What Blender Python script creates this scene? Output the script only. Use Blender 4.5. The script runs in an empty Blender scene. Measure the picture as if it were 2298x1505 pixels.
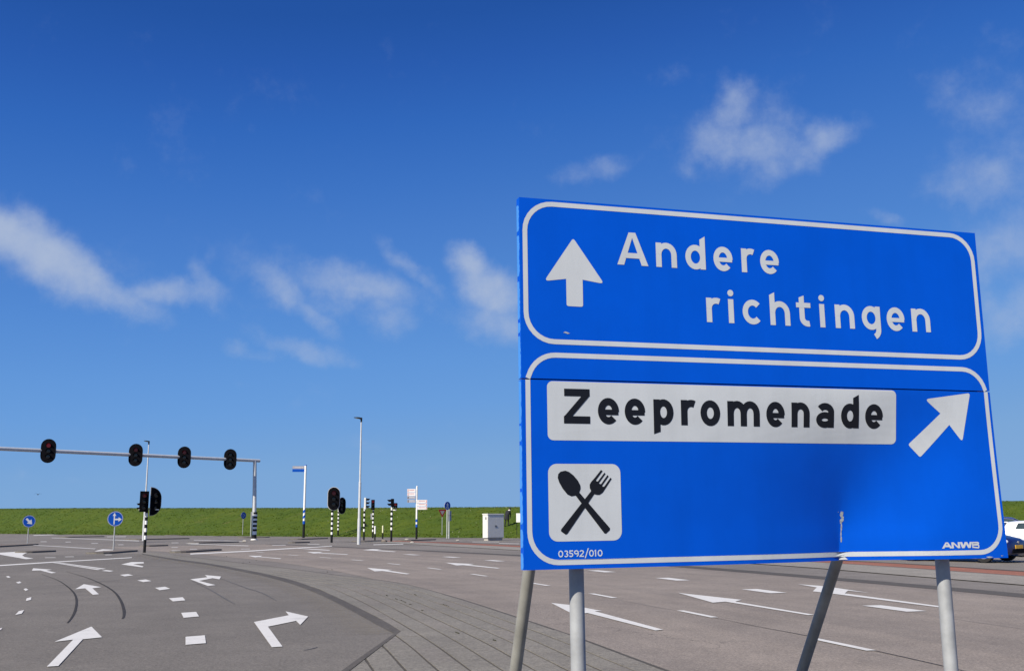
import bpy, bmesh, math, random
import numpy as np
from mathutils import Matrix, Vector
from mathutils.geometry import tessellate_polygon

S = bpy.context.scene
COL = S.collection
R = math.radians

# ------------------------------------------------------------------ camera
F, Y0, ROLL, CAMH = 2300.0, 1167.0, 0.005, 1.45      # focal length and horizon in photograph pixels, metres
CX, CY = 1149.0, 752.5
_p = math.atan2(Y0 - CY, F)
_fw = Vector((0, math.cos(_p), math.sin(_p)))
_d0 = Vector((0, math.sin(_p), -math.cos(_p)))
_r0 = Vector((1, 0, 0))
_rt = math.cos(ROLL) * _r0 + math.sin(ROLL) * _d0
_dn = -math.sin(ROLL) * _r0 + math.cos(ROLL) * _d0
CAMPOS = Vector((0, 0, CAMH))
cam_data = bpy.data.cameras.new('camera')
cam_data.sensor_width = 36.0
cam_data.sensor_fit = 'HORIZONTAL'
cam_data.lens = 36.0 * F / 2298.0
cam_data.clip_start = 0.05
cam_data.clip_end = 6000
cam = bpy.data.objects.new('camera', cam_data)
COL.objects.link(cam)
_u, _b = -_dn, -_fw
cam.matrix_world = Matrix(((_rt.x, _u.x, _b.x, 0), (_rt.y, _u.y, _b.y, 0), (_rt.z, _u.z, _b.z, CAMH), (0, 0, 0, 1)))
S.camera = cam

# ------------------------------------------------------------------ light
SUN_LEFT, SUN_EL = 139.0, 38.0                       # degrees left of the view direction, elevation
SUNV = Vector((-math.sin(R(SUN_LEFT)) * math.cos(R(SUN_EL)), math.cos(R(SUN_LEFT)) * math.cos(R(SUN_EL)), math.sin(R(SUN_EL))))
sd = bpy.data.lights.new('sun', 'SUN')
sd.energy = 5.0
sd.angle = R(0.53)
sd.color = (1.0, 0.905, 0.76)
sun = bpy.data.objects.new('sun', sd)
sun.rotation_euler = SUNV.to_track_quat('Z', 'Y').to_euler()
sun.location = (-20, -20, 30)
COL.objects.link(sun)
S.view_settings.view_transform = 'Standard'
S.view_settings.look = 'None'
S.view_settings.gamma = 1.0
EXPO = 0.52
S.view_settings.exposure = EXPO
S.view_settings.use_curve_mapping = False


def ray(px, py):
    return (px - CX) * _rt + (py - CY) * _dn + F * _fw


def G(px, py, z=0.0):
    """ground point seen at a photograph pixel"""
    d = ray(px, py)
    return CAMPOS + d * ((z - CAMH) / d.z)


def at(px, py, Y):
    """point at depth Y on the ray of a photograph pixel"""
    d = ray(px, py)
    return CAMPOS + d * (Y / d.y)


# ------------------------------------------------------------------ sky
W = bpy.data.worlds.new('World')
S.world = W
W.use_nodes = True
nt = W.node_tree
nt.nodes.clear()
N = nt.nodes.new
Lk = nt.links.new


def nmath(op, a, b=None, c=None, clamp=False):
    n = N('ShaderNodeMath')
    n.operation = op
    n.use_clamp = clamp
    for i, x in enumerate((a, b, c)):
        if x is None:
            continue
        if isinstance(x, (int, float)):
            n.inputs[i].default_value = x
        else:
            Lk(x, n.inputs[i])
    return n.outputs[0]


def nrange(v, a, b, c, d, smooth=True):
    n = N('ShaderNodeMapRange')
    n.interpolation_type = 'SMOOTHSTEP' if smooth else 'LINEAR'
    Lk(v, n.inputs['Value'])
    for k, x in zip(('From Min', 'From Max', 'To Min', 'To Max'), (a, b, c, d)):
        n.inputs[k].default_value = x
    return n.outputs['Result']


sky = N('ShaderNodeTexSky')
sky.sky_type = 'NISHITA'
sky.sun_disc = False
sky.sun_elevation = R(SUN_EL)
sky.sun_rotation = R(-SUN_LEFT)
sky.altitude = 0
sky.air_density = 1.0
sky.dust_density = 0.35
sky.ozone_density = 2.2
# deep polarised blue of the photograph: contrast per channel
sep = N('ShaderNodeSeparateColor')
Lk(sky.outputs[0], sep.inputs[0])
lg = nmath('DIVIDE', nmath('ADD', nmath('LOGARITHM', nmath('MAXIMUM', sep.outputs[0], 0.5), 2.0), 1.0), 4.2)
ramp = N('ShaderNodeValToRGB')
SKY = [(0.55, (0.0105, 0.060, 0.27)), (1.085, (0.0176, 0.0887, 0.3663)), (1.2, (0.0232, 0.107, 0.4287)), (1.365, (0.0319, 0.1384, 0.4969)), (1.605, (0.0482, 0.1746, 0.552)), (1.852, (0.0648, 0.2051, 0.5906)), (2.414, (0.0908, 0.2582, 0.6514)), (3.162, (0.1221, 0.3095, 0.6939)), (4.026, (0.147, 0.3419, 0.7084)), (5.04, (0.1779, 0.3663, 0.6867)), (5.846, (0.2016, 0.3864, 0.6795)), (9.0, (0.23, 0.40, 0.68))]
re_ = ramp.color_ramp.elements
while len(re_) < len(SKY):
    re_.new(0.5)
for e_, (r_, c_) in zip(re_, SKY):
    e_.position = max(0.0, min(1.0, (math.log2(r_) + 1.0) / 4.2))
    e_.color = (c_[0], c_[1], c_[2], 1)
Lk(lg, ramp.inputs[0])
SKYK = 1.0 / 0.15 / 2 ** EXPO
vsc = N('ShaderNodeVectorMath')
vsc.operation = 'SCALE'
vsc.inputs['Scale'].default_value = SKYK
Lk(ramp.outputs[0], vsc.inputs[0])
skycol = vsc.outputs[0]

tc = N('ShaderNodeTexCoord')
nz = N('ShaderNodeVectorMath')
nz.operation = 'NORMALIZE'
Lk(tc.outputs['Generated'], nz.inputs[0])
sx = N('ShaderNodeSeparateXYZ')
Lk(nz.outputs[0], sx.inputs[0])
az = nmath('ARCTAN2', sx.outputs[0], sx.outputs[1])
el = nmath('ARCSINE', sx.outputs[2])
cxyz = N('ShaderNodeCombineXYZ')
Lk(az, cxyz.inputs[0])
Lk(el, cxyz.inputs[1])


def wnoise(scale, detail, rough, vec=None, off=(0, 0, 0)):
    m = N('ShaderNodeMapping')
    m.inputs['Location'].default_value = off
    Lk(vec if vec is not None else nz.outputs[0], m.inputs[0])
    n = N('ShaderNodeTexNoise')
    n.inputs['Scale'].default_value = scale
    n.inputs['Detail'].default_value = detail
    n.inputs['Roughness'].default_value = rough
    Lk(m.outputs[0], n.inputs['Vector'])
    return n


wn = wnoise(11.0, 8.0, 0.6)
wsub = N('ShaderNodeVectorMath')
wsub.operation = 'SUBTRACT'
Lk(wn.outputs['Color'], wsub.inputs[0])
wsub.inputs[1].default_value = (0.5, 0.5, 0.5)
wsc = N('ShaderNodeVectorMath')
wsc.operation = 'MULTIPLY'
Lk(wsub.outputs[0], wsc.inputs[0])
wsc.inputs[1].default_value = (0.055, 0.05, 0)
wadd = N('ShaderNodeVectorMath')
wadd.operation = 'ADD'
Lk(cxyz.outputs[0], wadd.inputs[0])
Lk(wsc.outputs[0], wadd.inputs[1])
warp = wadd.outputs[0]

CLOUDS = [  # centre and half sizes in photograph pixels, tilt in degrees (down to the right), density
    (-10, 530, 150, 66, 10, 0.95), (70, 500, 70, 40, 20, 0.8), (110, 575, 130, 66, 40, 1.0), (215, 635, 150, 44, 26, 0.85), (350, 655, 140, 34, 6, 0.7), (455, 650, 70, 30, 60, 0.55), (470, 590, 22, 40, 10, 0.3),
    (630, 645, 90, 44, 30, 0.62), (700, 700, 80, 30, 40, 0.55), (800, 640, 150, 44, 8, 0.72), (870, 700, 90, 50, 20, 0.55), (930, 612, 110, 26, 42, 0.6), (900, 585, 40, 22, 0, 0.5), (1060, 600, 62, 44, 20, 0.95), (960, 680, 110, 40, 20, 0.4),
    (1100, 650, 90, 62, 30, 1.0), (1120, 725, 105, 60, 10, 0.72), (1010, 710, 90, 40, 20, 0.34), (720, 600, 60, 18, 10, 0.32), (518, 780, 46, 26, 20, 0.48), (690, 790, 130, 30, 16, 0.55), (590, 800, 70, 20, 0, 0.35), (545, 870, 60, 16, 20, 0.2),
    (1650, 255, 58, 72, 0, 0.66), (1690, 330, 170, 58, 14, 0.72), (1868, 300, 74, 46, -20, 0.7), (1780, 365, 110, 46, -20, 0.62), (1580, 320, 80, 40, -30, 0.5), (1540, 370, 30, 40, 10, 0.34), (1760, 300, 90, 50, 0, 0.4),
    (1335, 380, 94, 36, -8, 0.38), (1505, 185, 120, 26, 12, 0.22), (2190, 245, 120, 70, 25, 0.46), (2200, 420, 115, 60, 6, 0.56), (2270, 330, 90, 70, 20, 0.42),
    (1985, 492, 60, 22, 14, 0.52), (2250, 560, 115, 85, 0, 0.46), (2270, 700, 115, 80, 0, 0.54), (2140, 180, 80, 26, 10, 0.3), (1910, 235, 80, 20, 10, 0.2),
    (790, 655, 290, 70, 8, 0.42), (1690, 320, 240, 90, 8, 0.36), (2230, 380, 150, 230, 0, 0.36), (150, 600, 260, 90, 22, 0.36),
    (760, 1000, 140, 18, 0, 0.2), (940, 1045, 140, 16, 0, 0.22), (150, 1080, 170, 16, 0, 0.18),
]
dens = None
for (cx, cy, rx, ry, tilt, st) in CLOUDS:
    d = ray(cx, cy).normalized()
    m = N('ShaderNodeMapping')
    m.vector_type = 'TEXTURE'
    m.inputs['Location'].default_value = (math.atan2(d.x, d.y), math.asin(d.z), 0)
    m.inputs['Rotation'].default_value = (0, 0, R(-tilt))
    m.inputs['Scale'].default_value = (rx / F * 1.15, ry / F * 1.12, 1)
    Lk(warp, m.inputs[0])
    ln = N('ShaderNodeVectorMath')
    ln.operation = 'LENGTH'
    Lk(m.outputs[0], ln.inputs[0])
    v = nrange(ln.outputs['Value'], 0.1, 1.6, st, 0.0)
    if dens is None:
        dens = v
    else:
        dens = nmath('SMOOTH_MAX', dens, v, 0.12)
# the same kind of scattered cloud goes on round the rest of the sky
gen = wnoise(3.2, 6.0, 0.58, off=(3.1, 1.7, 0.4))
dotn = N('ShaderNodeVectorMath')
dotn.operation = 'DOT_PRODUCT'
Lk(nz.outputs[0], dotn.inputs[0])
dotn.inputs[1].default_value = _fw
outside = nrange(dotn.outputs['Value'], 0.78, 0.86, 1.0, 0.0)
gd = nmath('MULTIPLY', nrange(gen.outputs[0], 0.58, 0.75, 0.0, 0.7), outside)
dens = nmath('MAXIMUM', dens, gd)
fb = wnoise(24.0, 10.0, 0.64, off=(1.0, 5.0, 2.0))
fb2 = wnoise(8.0, 5.0, 0.55, off=(4.0, 2.0, 7.0))
tex = nrange(nmath('MULTIPLY_ADD', fb.outputs[0], 0.6, nmath('MULTIPLY', fb2.outputs[0], 0.4)), 0.36, 0.64, 0.0, 1.0, smooth=False)
op = nrange(nmath('SUBTRACT', nmath('MULTIPLY', dens, 1.45), nmath('MULTIPLY', nmath('SUBTRACT', 1.0, tex), 0.56)), -0.05, 1.42, 0.0, 0.92)
mix = N('ShaderNodeMix')
mix.data_type = 'RGBA'
Lk(op, mix.inputs[0])
Lk(skycol, mix.inputs[6])
mix.inputs[7].default_value = (0.42 * SKYK, 0.505 * SKYK, 0.675 * SKYK, 1)
bg = N('ShaderNodeBackground')
bg.inputs['Strength'].default_value = 0.15
Lk(mix.outputs[2], bg.inputs['Color'])
wo = N('ShaderNodeOutputWorld')
Lk(bg.outputs[0], wo.inputs[0])

# ------------------------------------------------------------------ helpers
random.seed(7)
RNG = np.random.default_rng(11)


def tag(o, label=None, cat=None, group=None, kind=None):
    if label:
        o['label'] = label
    if cat:
        o['category'] = cat
    if group:
        o['group'] = group
    if kind:
        o['kind'] = kind
    return o


def thing(name, label, cat, loc, rz=0.0, group=None):
    o = bpy.data.objects.new(name, None)
    o.empty_display_size = 0.2
    COL.objects.link(o)
    o.location = loc
    o.rotation_euler = (0, 0, rz)
    return tag(o, label, cat, group)


def toward(p):
    """z rotation that turns local +Y away from the camera at ground point p"""
    return -math.atan2(p[0], p[1])


class MB:
    def __init__(s):
        s.v, s.f = [], []

    def add(s, vs, fs):
        b = len(s.v)
        s.v += [tuple(x) for x in vs]
        s.f += [tuple(b + i for i in f) for f in fs]
        return s

    def box(s, c, d, bevel=0.0):
        x, y, z = c
        a, b, h = d[0] / 2, d[1] / 2, d[2] / 2
        if bevel <= 0:
            vs = [(x + i * a, y + j * b, z + k * h) for k in (-1, 1) for j in (-1, 1) for i in (-1, 1)]
            return s.add(vs, [(0, 2, 3, 1), (4, 5, 7, 6), (0, 1, 5, 4), (2, 6, 7, 3), (0, 4, 6, 2), (1, 3, 7, 5)])
        e = bevel
        pts = [(a - e, b), (a, b - e), (a, -b + e), (a - e, -b), (-a + e, -b), (-a, -b + e), (-a, b - e), (-a + e, b)]
        rings = [(-h, 1), (h - e, 1), (h, 1 - e / max(a, b))]
        vs = []
        for zz, k in rings:
            vs += [(x + px * k, y + py * k, z + zz) for px, py in pts]
        fs = []
        for r in range(2):
            for i in range(8):
                j = (i + 1) % 8
                fs.append((r * 8 + j, r * 8 + i, r * 8 + 8 + i, r * 8 + 8 + j))
        fs.append(tuple(range(8)))
        fs.append(tuple(16 + 7 - i for i in range(8)))
        return s.add(vs, fs)

    def tube(s, p0, p1, r0, r1=None, n=12, caps=True):
        r1 = r0 if r1 is None else r1
        p0, p1 = Vector(p0), Vector(p1)
        z = (p1 - p0).normalized()
        x = z.orthogonal().normalized() if abs(z.z) < 0.999 else Vector((1, 0, 0))
        y = z.cross(x)
        vs = []
        for p, r in ((p0, r0), (p1, r1)):
            for i in range(n):
                a = 2 * math.pi * i / n
                vs.append(p + (x * math.cos(a) + y * math.sin(a)) * r)
        fs = [(i, (i + 1) % n, n + (i + 1) % n, n + i) for i in range(n)]
        if caps:
            fs += [tuple(reversed(range(n))), tuple(range(n, 2 * n))]
        return s.add(vs, fs)

    def path(s, pts, r, n=8):
        for a, b in zip(pts[:-1], pts[1:]):
            s.tube(a, b, r, r, n)
        return s

    def prism(s, outline, y0, y1):
        """outline in (x, z), extruded along y"""
        n = len(outline)
        tris = tessellate_polygon([[Vector((p[0], p[1], 0)) for p in outline]])
        vs = [(p[0], y0, p[1]) for p in outline] + [(p[0], y1, p[1]) for p in outline]
        fs = [tuple(t) for t in tris] + [tuple(i + n for i in reversed(t)) for t in tris]
        fs += [(i, (i + 1) % n, n + (i + 1) % n, n + i) for i in range(n)]
        return s.add(vs, fs)

    def slab(s, outline, z0, z1):
        n = len(outline)
        tris = tessellate_polygon([[Vector((p[0], p[1], 0)) for p in outline]])
        vs = [(p[0], p[1], z0) for p in outline] + [(p[0], p[1], z1) for p in outline]
        fs = [tuple(t) for t in tris] + [tuple(i + n for i in reversed(t)) for t in tris]
        fs += [(i, (i + 1) % n, n + (i + 1) % n, n + i) for i in range(n)]
        return s.add(vs, fs)

    def sphere(s, c, r, nu=12, nv=8, sc=(1, 1, 1)):
        vs = [(c[0], c[1], c[2] + r * sc[2])]
        for j in range(1, nv):
            t = math.pi * j / nv
            for i in range(nu):
                a = 2 * math.pi * i / nu
                vs.append((c[0] + r * sc[0] * math.sin(t) * math.cos(a), c[1] + r * sc[1] * math.sin(t) * math.sin(a), c[2] + r * sc[2] * math.cos(t)))
        vs.append((c[0], c[1], c[2] - r * sc[2]))
        fs = [(0, 1 + i, 1 + (i + 1) % nu) for i in range(nu)]
        for j in range(nv - 2):
            for i in range(nu):
                a, b = 1 + j * nu + i, 1 + j * nu + (i + 1) % nu
                fs.append((a, a + nu, b + nu, b))
        o = 1 + (nv - 2) * nu
        fs += [(o + i, len(vs) - 1, o + (i + 1) % nu) for i in range(nu)]
        return s.add(vs, fs)

    def loft(s, rings, closed=True, caps=True):
        n = len(rings[0])
        vs = [p for r in rings for p in r]
        fs = []
        for k in range(len(rings) - 1):
            for i in range(n if closed else n - 1):
                j = (i + 1) % n
                fs.append((k * n + i, k * n + j, (k + 1) * n + j, (k + 1) * n + i))
        if caps:
            fs += [tuple(reversed(range(n))), tuple((len(rings) - 1) * n + i for i in range(n))]
        return s.add(vs, fs)

    def mesh(s, name, smooth=True, fix=True):
        me = bpy.data.meshes.new(name)
        me.from_pydata(s.v, [], s.f)
        if fix:
            b = bmesh.new()
            b.from_mesh(me)
            bmesh.ops.recalc_face_normals(b, faces=b.faces)
            b.to_mesh(me)
            b.free()
        me.update()
        if smooth:
            me.polygons.foreach_set('use_smooth', [True] * len(me.polygons))
            try:
                me.set_sharp_from_angle(angle=R(38))
            except Exception:
                pass
        return me

    def build(s, name, m, parent=None, smooth=True, loc=None, rz=None, fix=True):
        me = s.mesh(name, smooth, fix)
        me.materials.append(m)
        o = bpy.data.objects.new(name, me)
        COL.objects.link(o)
        if parent is not None:
            o.parent = parent
        if loc is not None:
            o.location = loc
        if rz is not None:
            o.rotation_euler = (0, 0, rz)
        return o


def share(name, me, parent, loc=(0, 0, 0), rot=(0, 0, 0)):
    o = bpy.data.objects.new(name, me)
    COL.objects.link(o)
    o.parent = parent
    o.location = loc
    o.rotation_euler = rot
    return o


def copy_tree(o, parent=None):
    c = o.copy()
    COL.objects.link(c)
    c.parent = parent
    for ch in list(o.children):
        copy_tree(ch, c)
    return c


# ------------------------------------------------------------------ materials
def newmat(name):
    m = bpy.data.materials.new(name)
    m.use_nodes = True
    t = m.node_tree
    return m, t, t.nodes['Principled BSDF']


def mnoise(t, scale, detail=4, rough=0.5, coord='Object', vec=None, dist=0.0):
    n = t.nodes.new('ShaderNodeTexNoise')
    n.inputs['Scale'].default_value = scale
    n.inputs['Detail'].default_value = detail
    n.inputs['Roughness'].default_value = rough
    n.inputs['Distortion'].default_value = dist
    if vec is None:
        if coord == 'World':
            g = t.nodes.new('ShaderNodeNewGeometry')
            vec = g.outputs['Position']
        else:
            c = t.nodes.new('ShaderNodeTexCoord')
            vec = c.outputs[coord]
    t.links.new(vec, n.inputs['Vector'])
    return n.outputs['Fac']


def mramp(t, fac, stops):
    r = t.nodes.new('ShaderNodeValToRGB')
    e = r.color_ramp.elements
    while len(e) < len(stops):
        e.new(0.5)
    for k, (p, c) in enumerate(stops):
        e[k].position = p
        e[k].color = (c[0], c[1], c[2], 1)
    t.links.new(fac, r.inputs[0])
    return r.outputs[0]


def mmix(t, fac, a, b, mode='MIX'):
    n = t.nodes.new('ShaderNodeMix')
    n.data_type = 'RGBA'
    n.blend_type = mode
    for s, x in ((0, fac), (6, a), (7, b)):
        if isinstance(x, (int, float)):
            n.inputs[s].default_value = x
        elif isinstance(x, tuple):
            n.inputs[s].default_value = (x[0], x[1], x[2], 1)
        else:
            t.links.new(x, n.inputs[s])
    return n.outputs[2]


def mbump(t, b, height, strength=0.3, dist=0.01):
    n = t.nodes.new('ShaderNodeBump')
    n.inputs['Strength'].default_value = strength
    n.inputs['Distance'].default_value = dist
    t.links.new(height, n.inputs['Height'])
    t.links.new(n.outputs[0], b.inputs['Normal'])


def simple(name, col, rough=0.5, metal=0.0, var=0.12, scale=6.0, spec=0.5, coat=0.0):
    """paint or metal with a little uneven weathering"""
    m, t, b = newmat(name)
    lo = tuple(c * (1 - var) for c in col)
    hi = tuple(min(1, c * (1 + var)) for c in col)
    f = mnoise(t, scale, 5, 0.6)
    t.links.new(mramp(t, f, [(0.3, lo), (0.7, hi)]), b.inputs['Base Color'])
    b.inputs['Roughness'].default_value = rough
    b.inputs['Metallic'].default_value = metal
    b.inputs['Specular IOR Level'].default_value = spec
    if coat:
        b.inputs['Coat Weight'].default_value = coat
        b.inputs['Coat Roughness'].default_value = 0.05
    return m


def asphalt(name, col, warm=0.0, streak=False, stain=0.35):
    m, t, b = newmat(name)
    big = mnoise(t, 0.12, 4, 0.6, 'World')
    mid = mnoise(t, 0.9, 5, 0.65, 'World')
    fine = mnoise(t, 32.0, 4, 0.75, 'World')
    grit = mnoise(t, 120.0, 2, 0.7, 'World')
    spot = mnoise(t, 9.0, 6, 0.75, 'World')
    k = lambda f: tuple(c * f for c in col)
    c1 = mramp(t, big, [(0.3, k(0.86)), (0.7, k(1.12))])
    c2 = mramp(t, mid, [(0.3, (0.88,) * 3), (0.7, (1.1,) * 3)])
    c = mmix(t, 1.0, c1, c2, 'MULTIPLY')
    c = mmix(t, 1.0, c, mramp(t, fine, [(0.28, (0.55,) * 3), (0.52, (1.0,) * 3), (0.72, (1.42, 1.40, 1.36))]), 'MULTIPLY')
    c = mmix(t, 1.0, c, mramp(t, grit, [(0.3, (0.68,) * 3), (0.7, (1.32,) * 3)]), 'MULTIPLY')
    c = mmix(t, 1.0, c, mramp(t, spot, [(0.3, (0.88,) * 3), (0.7, (1.12,) * 3)]), 'MULTIPLY')
    if stain:
        oil = mnoise(t, 0.55, 6, 0.72, 'World', dist=0.8)
        c = mmix(t, mramp(t, oil, [(0.60, (0, 0, 0)), (0.74, (stain,) * 3)]), c, tuple(x * 0.55 for x in col))
        dusty = mnoise(t, 0.33, 6, 0.7, 'World', dist=0.5)
        c = mmix(t, mramp(t, dusty, [(0.56, (0, 0, 0)), (0.75, (0.5,) * 3)]), c, tuple(min(1, x * 1.28) for x in col))
        vo_ = t.nodes.new('ShaderNodeTexVoronoi')
        vo_.feature = 'DISTANCE_TO_EDGE'
        vo_.inputs['Scale'].default_value = 0.32
        wv_ = t.nodes.new('ShaderNodeVectorMath')
        wv_.operation = 'MULTIPLY_ADD'
        nn_ = t.nodes.new('ShaderNodeTexNoise')
        nn_.inputs['Scale'].default_value = 1.6
        nn_.inputs['Detail'].default_value = 6
        gg_ = t.nodes.new('ShaderNodeNewGeometry')
        t.links.new(gg_.outputs['Position'], nn_.inputs['Vector'])
        t.links.new(nn_.outputs['Color'], wv_.inputs[0])
        wv_.inputs[1].default_value = (0.9, 0.9, 0.9)
        t.links.new(gg_.outputs['Position'], wv_.inputs[2])
        t.links.new(wv_.outputs[0], vo_.inputs['Vector'])
        ck = mramp(t, vo_.outputs['Distance'], [(0.0, (1, 1, 1)), (0.0035, (0, 0, 0))])
        cm = mramp(t, mnoise(t, 0.11, 3, 0.5, 'World'), [(0.52, (0, 0, 0)), (0.6, (0.6,) * 3)])
        c = mmix(t, mmix(t, 1.0, ck, cm, 'MULTIPLY'), c, (0.03, 0.029, 0.027))
    if streak:
        uvn = t.nodes.new('ShaderNodeUVMap')
        mp = t.nodes.new('ShaderNodeMapping')
        mp.inputs['Scale'].default_value = (1.1, 0.025, 1)
        t.links.new(uvn.outputs[0], mp.inputs[0])
        s1 = mnoise(t, 1.0, 3, 0.55, vec=mp.outputs[0])
        c = mmix(t, 1.0, c, mramp(t, s1, [(0.33, (0.87, 0.87, 0.88)), (0.62, (1.06, 1.05, 1.04))]), 'MULTIPLY')
    t.links.new(c, b.inputs['Base Color'])
    b.inputs['Roughness'].default_value = 0.85
    b.inputs['Specular IOR Level'].default_value = 0.3
    mbump(t, b, fine, 0.35, 0.006)
    return m


def grassmat(name):
    m, t, b = newmat(name)
    big = mnoise(t, 0.16, 4, 0.6, 'World')
    mid = mnoise(t, 1.1, 6, 0.7, 'World', dist=0.6)
    fine = mnoise(t, 7.0, 4, 0.7, 'World')
    c = mramp(t, mid, [(0.28, (0.040, 0.066, 0.003)), (0.5, (0.054, 0.086, 0.004)), (0.72, (0.074, 0.103, 0.006))])
    c = mmix(t, 1.0, c, mramp(t, big, [(0.3, (0.82, 0.9, 0.8)), (0.7, (1.18, 1.08, 1.1))]), 'MULTIPLY')
    c = mmix(t, 1.0, c, mramp(t, fine, [(0.3, (0.78,) * 3), (0.7, (1.2,) * 3)]), 'MULTIPLY')
    dry = mnoise(t, 0.5, 5, 0.7, 'World', dist=1.0)
    c = mmix(t, mramp(t, dry, [(0.6, (0, 0, 0)), (0.78, (0.7,) * 3)]), c, (0.14, 0.115, 0.05))
    t.links.new(c, b.inputs['Base Color'])
    b.inputs['Roughness'].default_value = 0.75
    b.inputs['Specular IOR Level'].default_value = 0.2
    mbump(t, b, fine, 0.5, 0.05)
    return m


def roadpaint(name, col=(0.60, 0.595, 0.575), worn=0.5):
    m, t, b = newmat(name)
    w = mnoise(t, 2.6, 6, 0.75, 'World')
    f = mnoise(t, 60.0, 3, 0.7, 'World')
    c = mramp(t, f, [(0.3, tuple(x * 0.82 for x in col)), (0.7, tuple(x * 1.06 for x in col))])
    c = mmix(t, mramp(t, w, [(0.54, (0, 0, 0)), (0.76, (worn,) * 3)]), c, (0.22, 0.21, 0.2))
    t.links.new(c, b.inputs['Base Color'])
    b.inputs['Roughness'].default_value = 0.7
    mbump(t, b, f, 0.2, 0.003)
    return m


def signpaint(name, col, rough=0.42, dots=0.0, streaks=0.10, spec=0.22):
    m, t, b = newmat(name)
    tcn = t.nodes.new('ShaderNodeTexCoord')
    mp = t.nodes.new('ShaderNodeMapping')
    mp.inputs['Scale'].default_value = (9, 9, 0.8)
    t.links.new(tcn.outputs['Object'], mp.inputs[0])
    s = mnoise(t, 1.0, 5, 0.65, vec=mp.outputs[0])
    g = mnoise(t, 2.2, 5, 0.6)
    c = mramp(t, s, [(0.3, tuple(x * (1 - streaks) for x in col)), (0.7, tuple(min(1, x * (1 + streaks * 0.6)) for x in col))])
    c = mmix(t, 1.0, c, mramp(t, g, [(0.3, (0.93,) * 3), (0.7, (1.05,) * 3)]), 'MULTIPLY')
    if dots:
        v = t.nodes.new('ShaderNodeTexVoronoi')
        v.inputs['Scale'].default_value = 150.0
        v.inputs['Randomness'].default_value = 0.0
        t.links.new(tcn.outputs['Object'], v.inputs['Vector'])
        c = mmix(t, 1.0, c, mramp(t, v.outputs['Distance'], [(0.25, (1.0,) * 3), (0.5, (1 - dots,) * 3)]), 'MULTIPLY')
    t.links.new(c, b.inputs['Base Color'])
    b.inputs['Roughness'].default_value = rough
    b.inputs['Specular IOR Level'].default_value = spec
    return m


def lamp_mat(name, col, strength):
    m, t, b = newmat(name)
    b.inputs['Base Color'].default_value = (0.05, 0.01, 0.01, 1)
    f = mnoise(t, 30.0, 2, 0.5)
    t.links.new(mramp(t, f, [(0.3, tuple(c * 0.6 for c in col)), (0.7, col)]), b.inputs['Emission Color'])
    b.inputs['Emission Strength'].default_value = strength
    b.inputs['Roughness'].default_value = 0.3
    return m


M = {}
M['road'] = asphalt('worn_grey_asphalt', (0.172, 0.157, 0.141))
M['road_left'] = asphalt('dark_asphalt', (0.148, 0.136, 0.121))
M['road_right'] = asphalt('warm_asphalt', (0.222, 0.194, 0.169), streak=True)
M['gutter'] = asphalt('gutter_stone', (0.080, 0.073, 0.065))
M['bed'] = simple('joint_sand', (0.055, 0.05, 0.042), 0.95, var=0.4, scale=30)
M['red_path'] = asphalt('red_asphalt', (0.245, 0.105, 0.070))
M['walk'] = asphalt('footpath_concrete', (0.23, 0.215, 0.19))
M['kerb'] = asphalt('kerb_concrete', (0.135, 0.125, 0.112))
M['island'] = asphalt('island_paving', (0.165, 0.140, 0.122))
M['tar'] = simple('tar', (0.045, 0.043, 0.042), 0.8, var=0.3, scale=12, spec=0.1)
M['tarfaint'] = simple('faint_tar', (0.085, 0.082, 0.08), 0.7, var=0.3, scale=9)
M['slab'] = []
for k, c in enumerate(((0.180, 0.168, 0.146), (0.175, 0.164, 0.143), (0.185, 0.173, 0.150), (0.180, 0.166, 0.146))):
    M['slab'].append(asphalt('paving_slab_%d' % k, c, stain=0.0))
M['paint'] = roadpaint('road_paint')
M['paint_worn'] = roadpaint('worn_road_paint', (0.46, 0.45, 0.43), 0.9)
M['grass'] = grassmat('grass')
M['moss'] = simple('moss', (0.030, 0.032, 0.018), 0.9, var=0.4, scale=20)
M['sand'] = simple('sand', (0.33, 0.28, 0.2), 0.95, var=0.2, scale=3)
M['blue'] = signpaint('sign_blue', (0.0, 0.078, 0.545), 0.45, streaks=0.035, spec=0.10)
M['white_sheet'] = signpaint('reflective_white', (0.50, 0.535, 0.565), 0.5, dots=0.05, streaks=0.05)
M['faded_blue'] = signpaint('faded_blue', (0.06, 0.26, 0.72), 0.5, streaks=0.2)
M['black_sheet'] = signpaint('sign_black', (0.008, 0.009, 0.013), 0.45)
M['pale_ink'] = signpaint('pale_ink', (0.50, 0.56, 0.62), 0.5)
M['chip'] = simple('bare_metal', (0.42, 0.46, 0.48), 0.5, 0.4, var=0.4, scale=60)
M['galv'] = simple('galvanised_steel', (0.30, 0.315, 0.33), 0.6, 0.12, var=0.16, scale=9)
M['galv_warm'] = simple('weathered_tube', (0.255, 0.255, 0.235), 0.55, 0.12, var=0.2, scale=7)
M['pole_grey'] = simple('pole_grey', (0.47, 0.49, 0.51), 0.5, 0.1, var=0.1, scale=4)
M['white'] = simple('white_paint', (0.72, 0.72, 0.70), 0.5, var=0.08)
M['offwhite'] = simple('yellowed_white_paint', (0.62, 0.62, 0.40), 0.5, var=0.1)
M['black'] = simple('black_paint', (0.007, 0.008, 0.010), 0.6, var=0.3, spec=0.2)
M['housing'] = simple('black_housing', (0.004, 0.004, 0.006), 0.7, var=0.3, spec=0.04)
M['rim'] = simple('pale_rim', (0.5, 0.5, 0.5), 0.5, var=0.1)
M['lens_dark'] = simple('unlit_lens', (0.022, 0.024, 0.022), 0.22, var=0.3, scale=20)
M['lens_red'] = lamp_mat('lit_red_lens', (0.75, 0.03, 0.05), 0.09)
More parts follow.
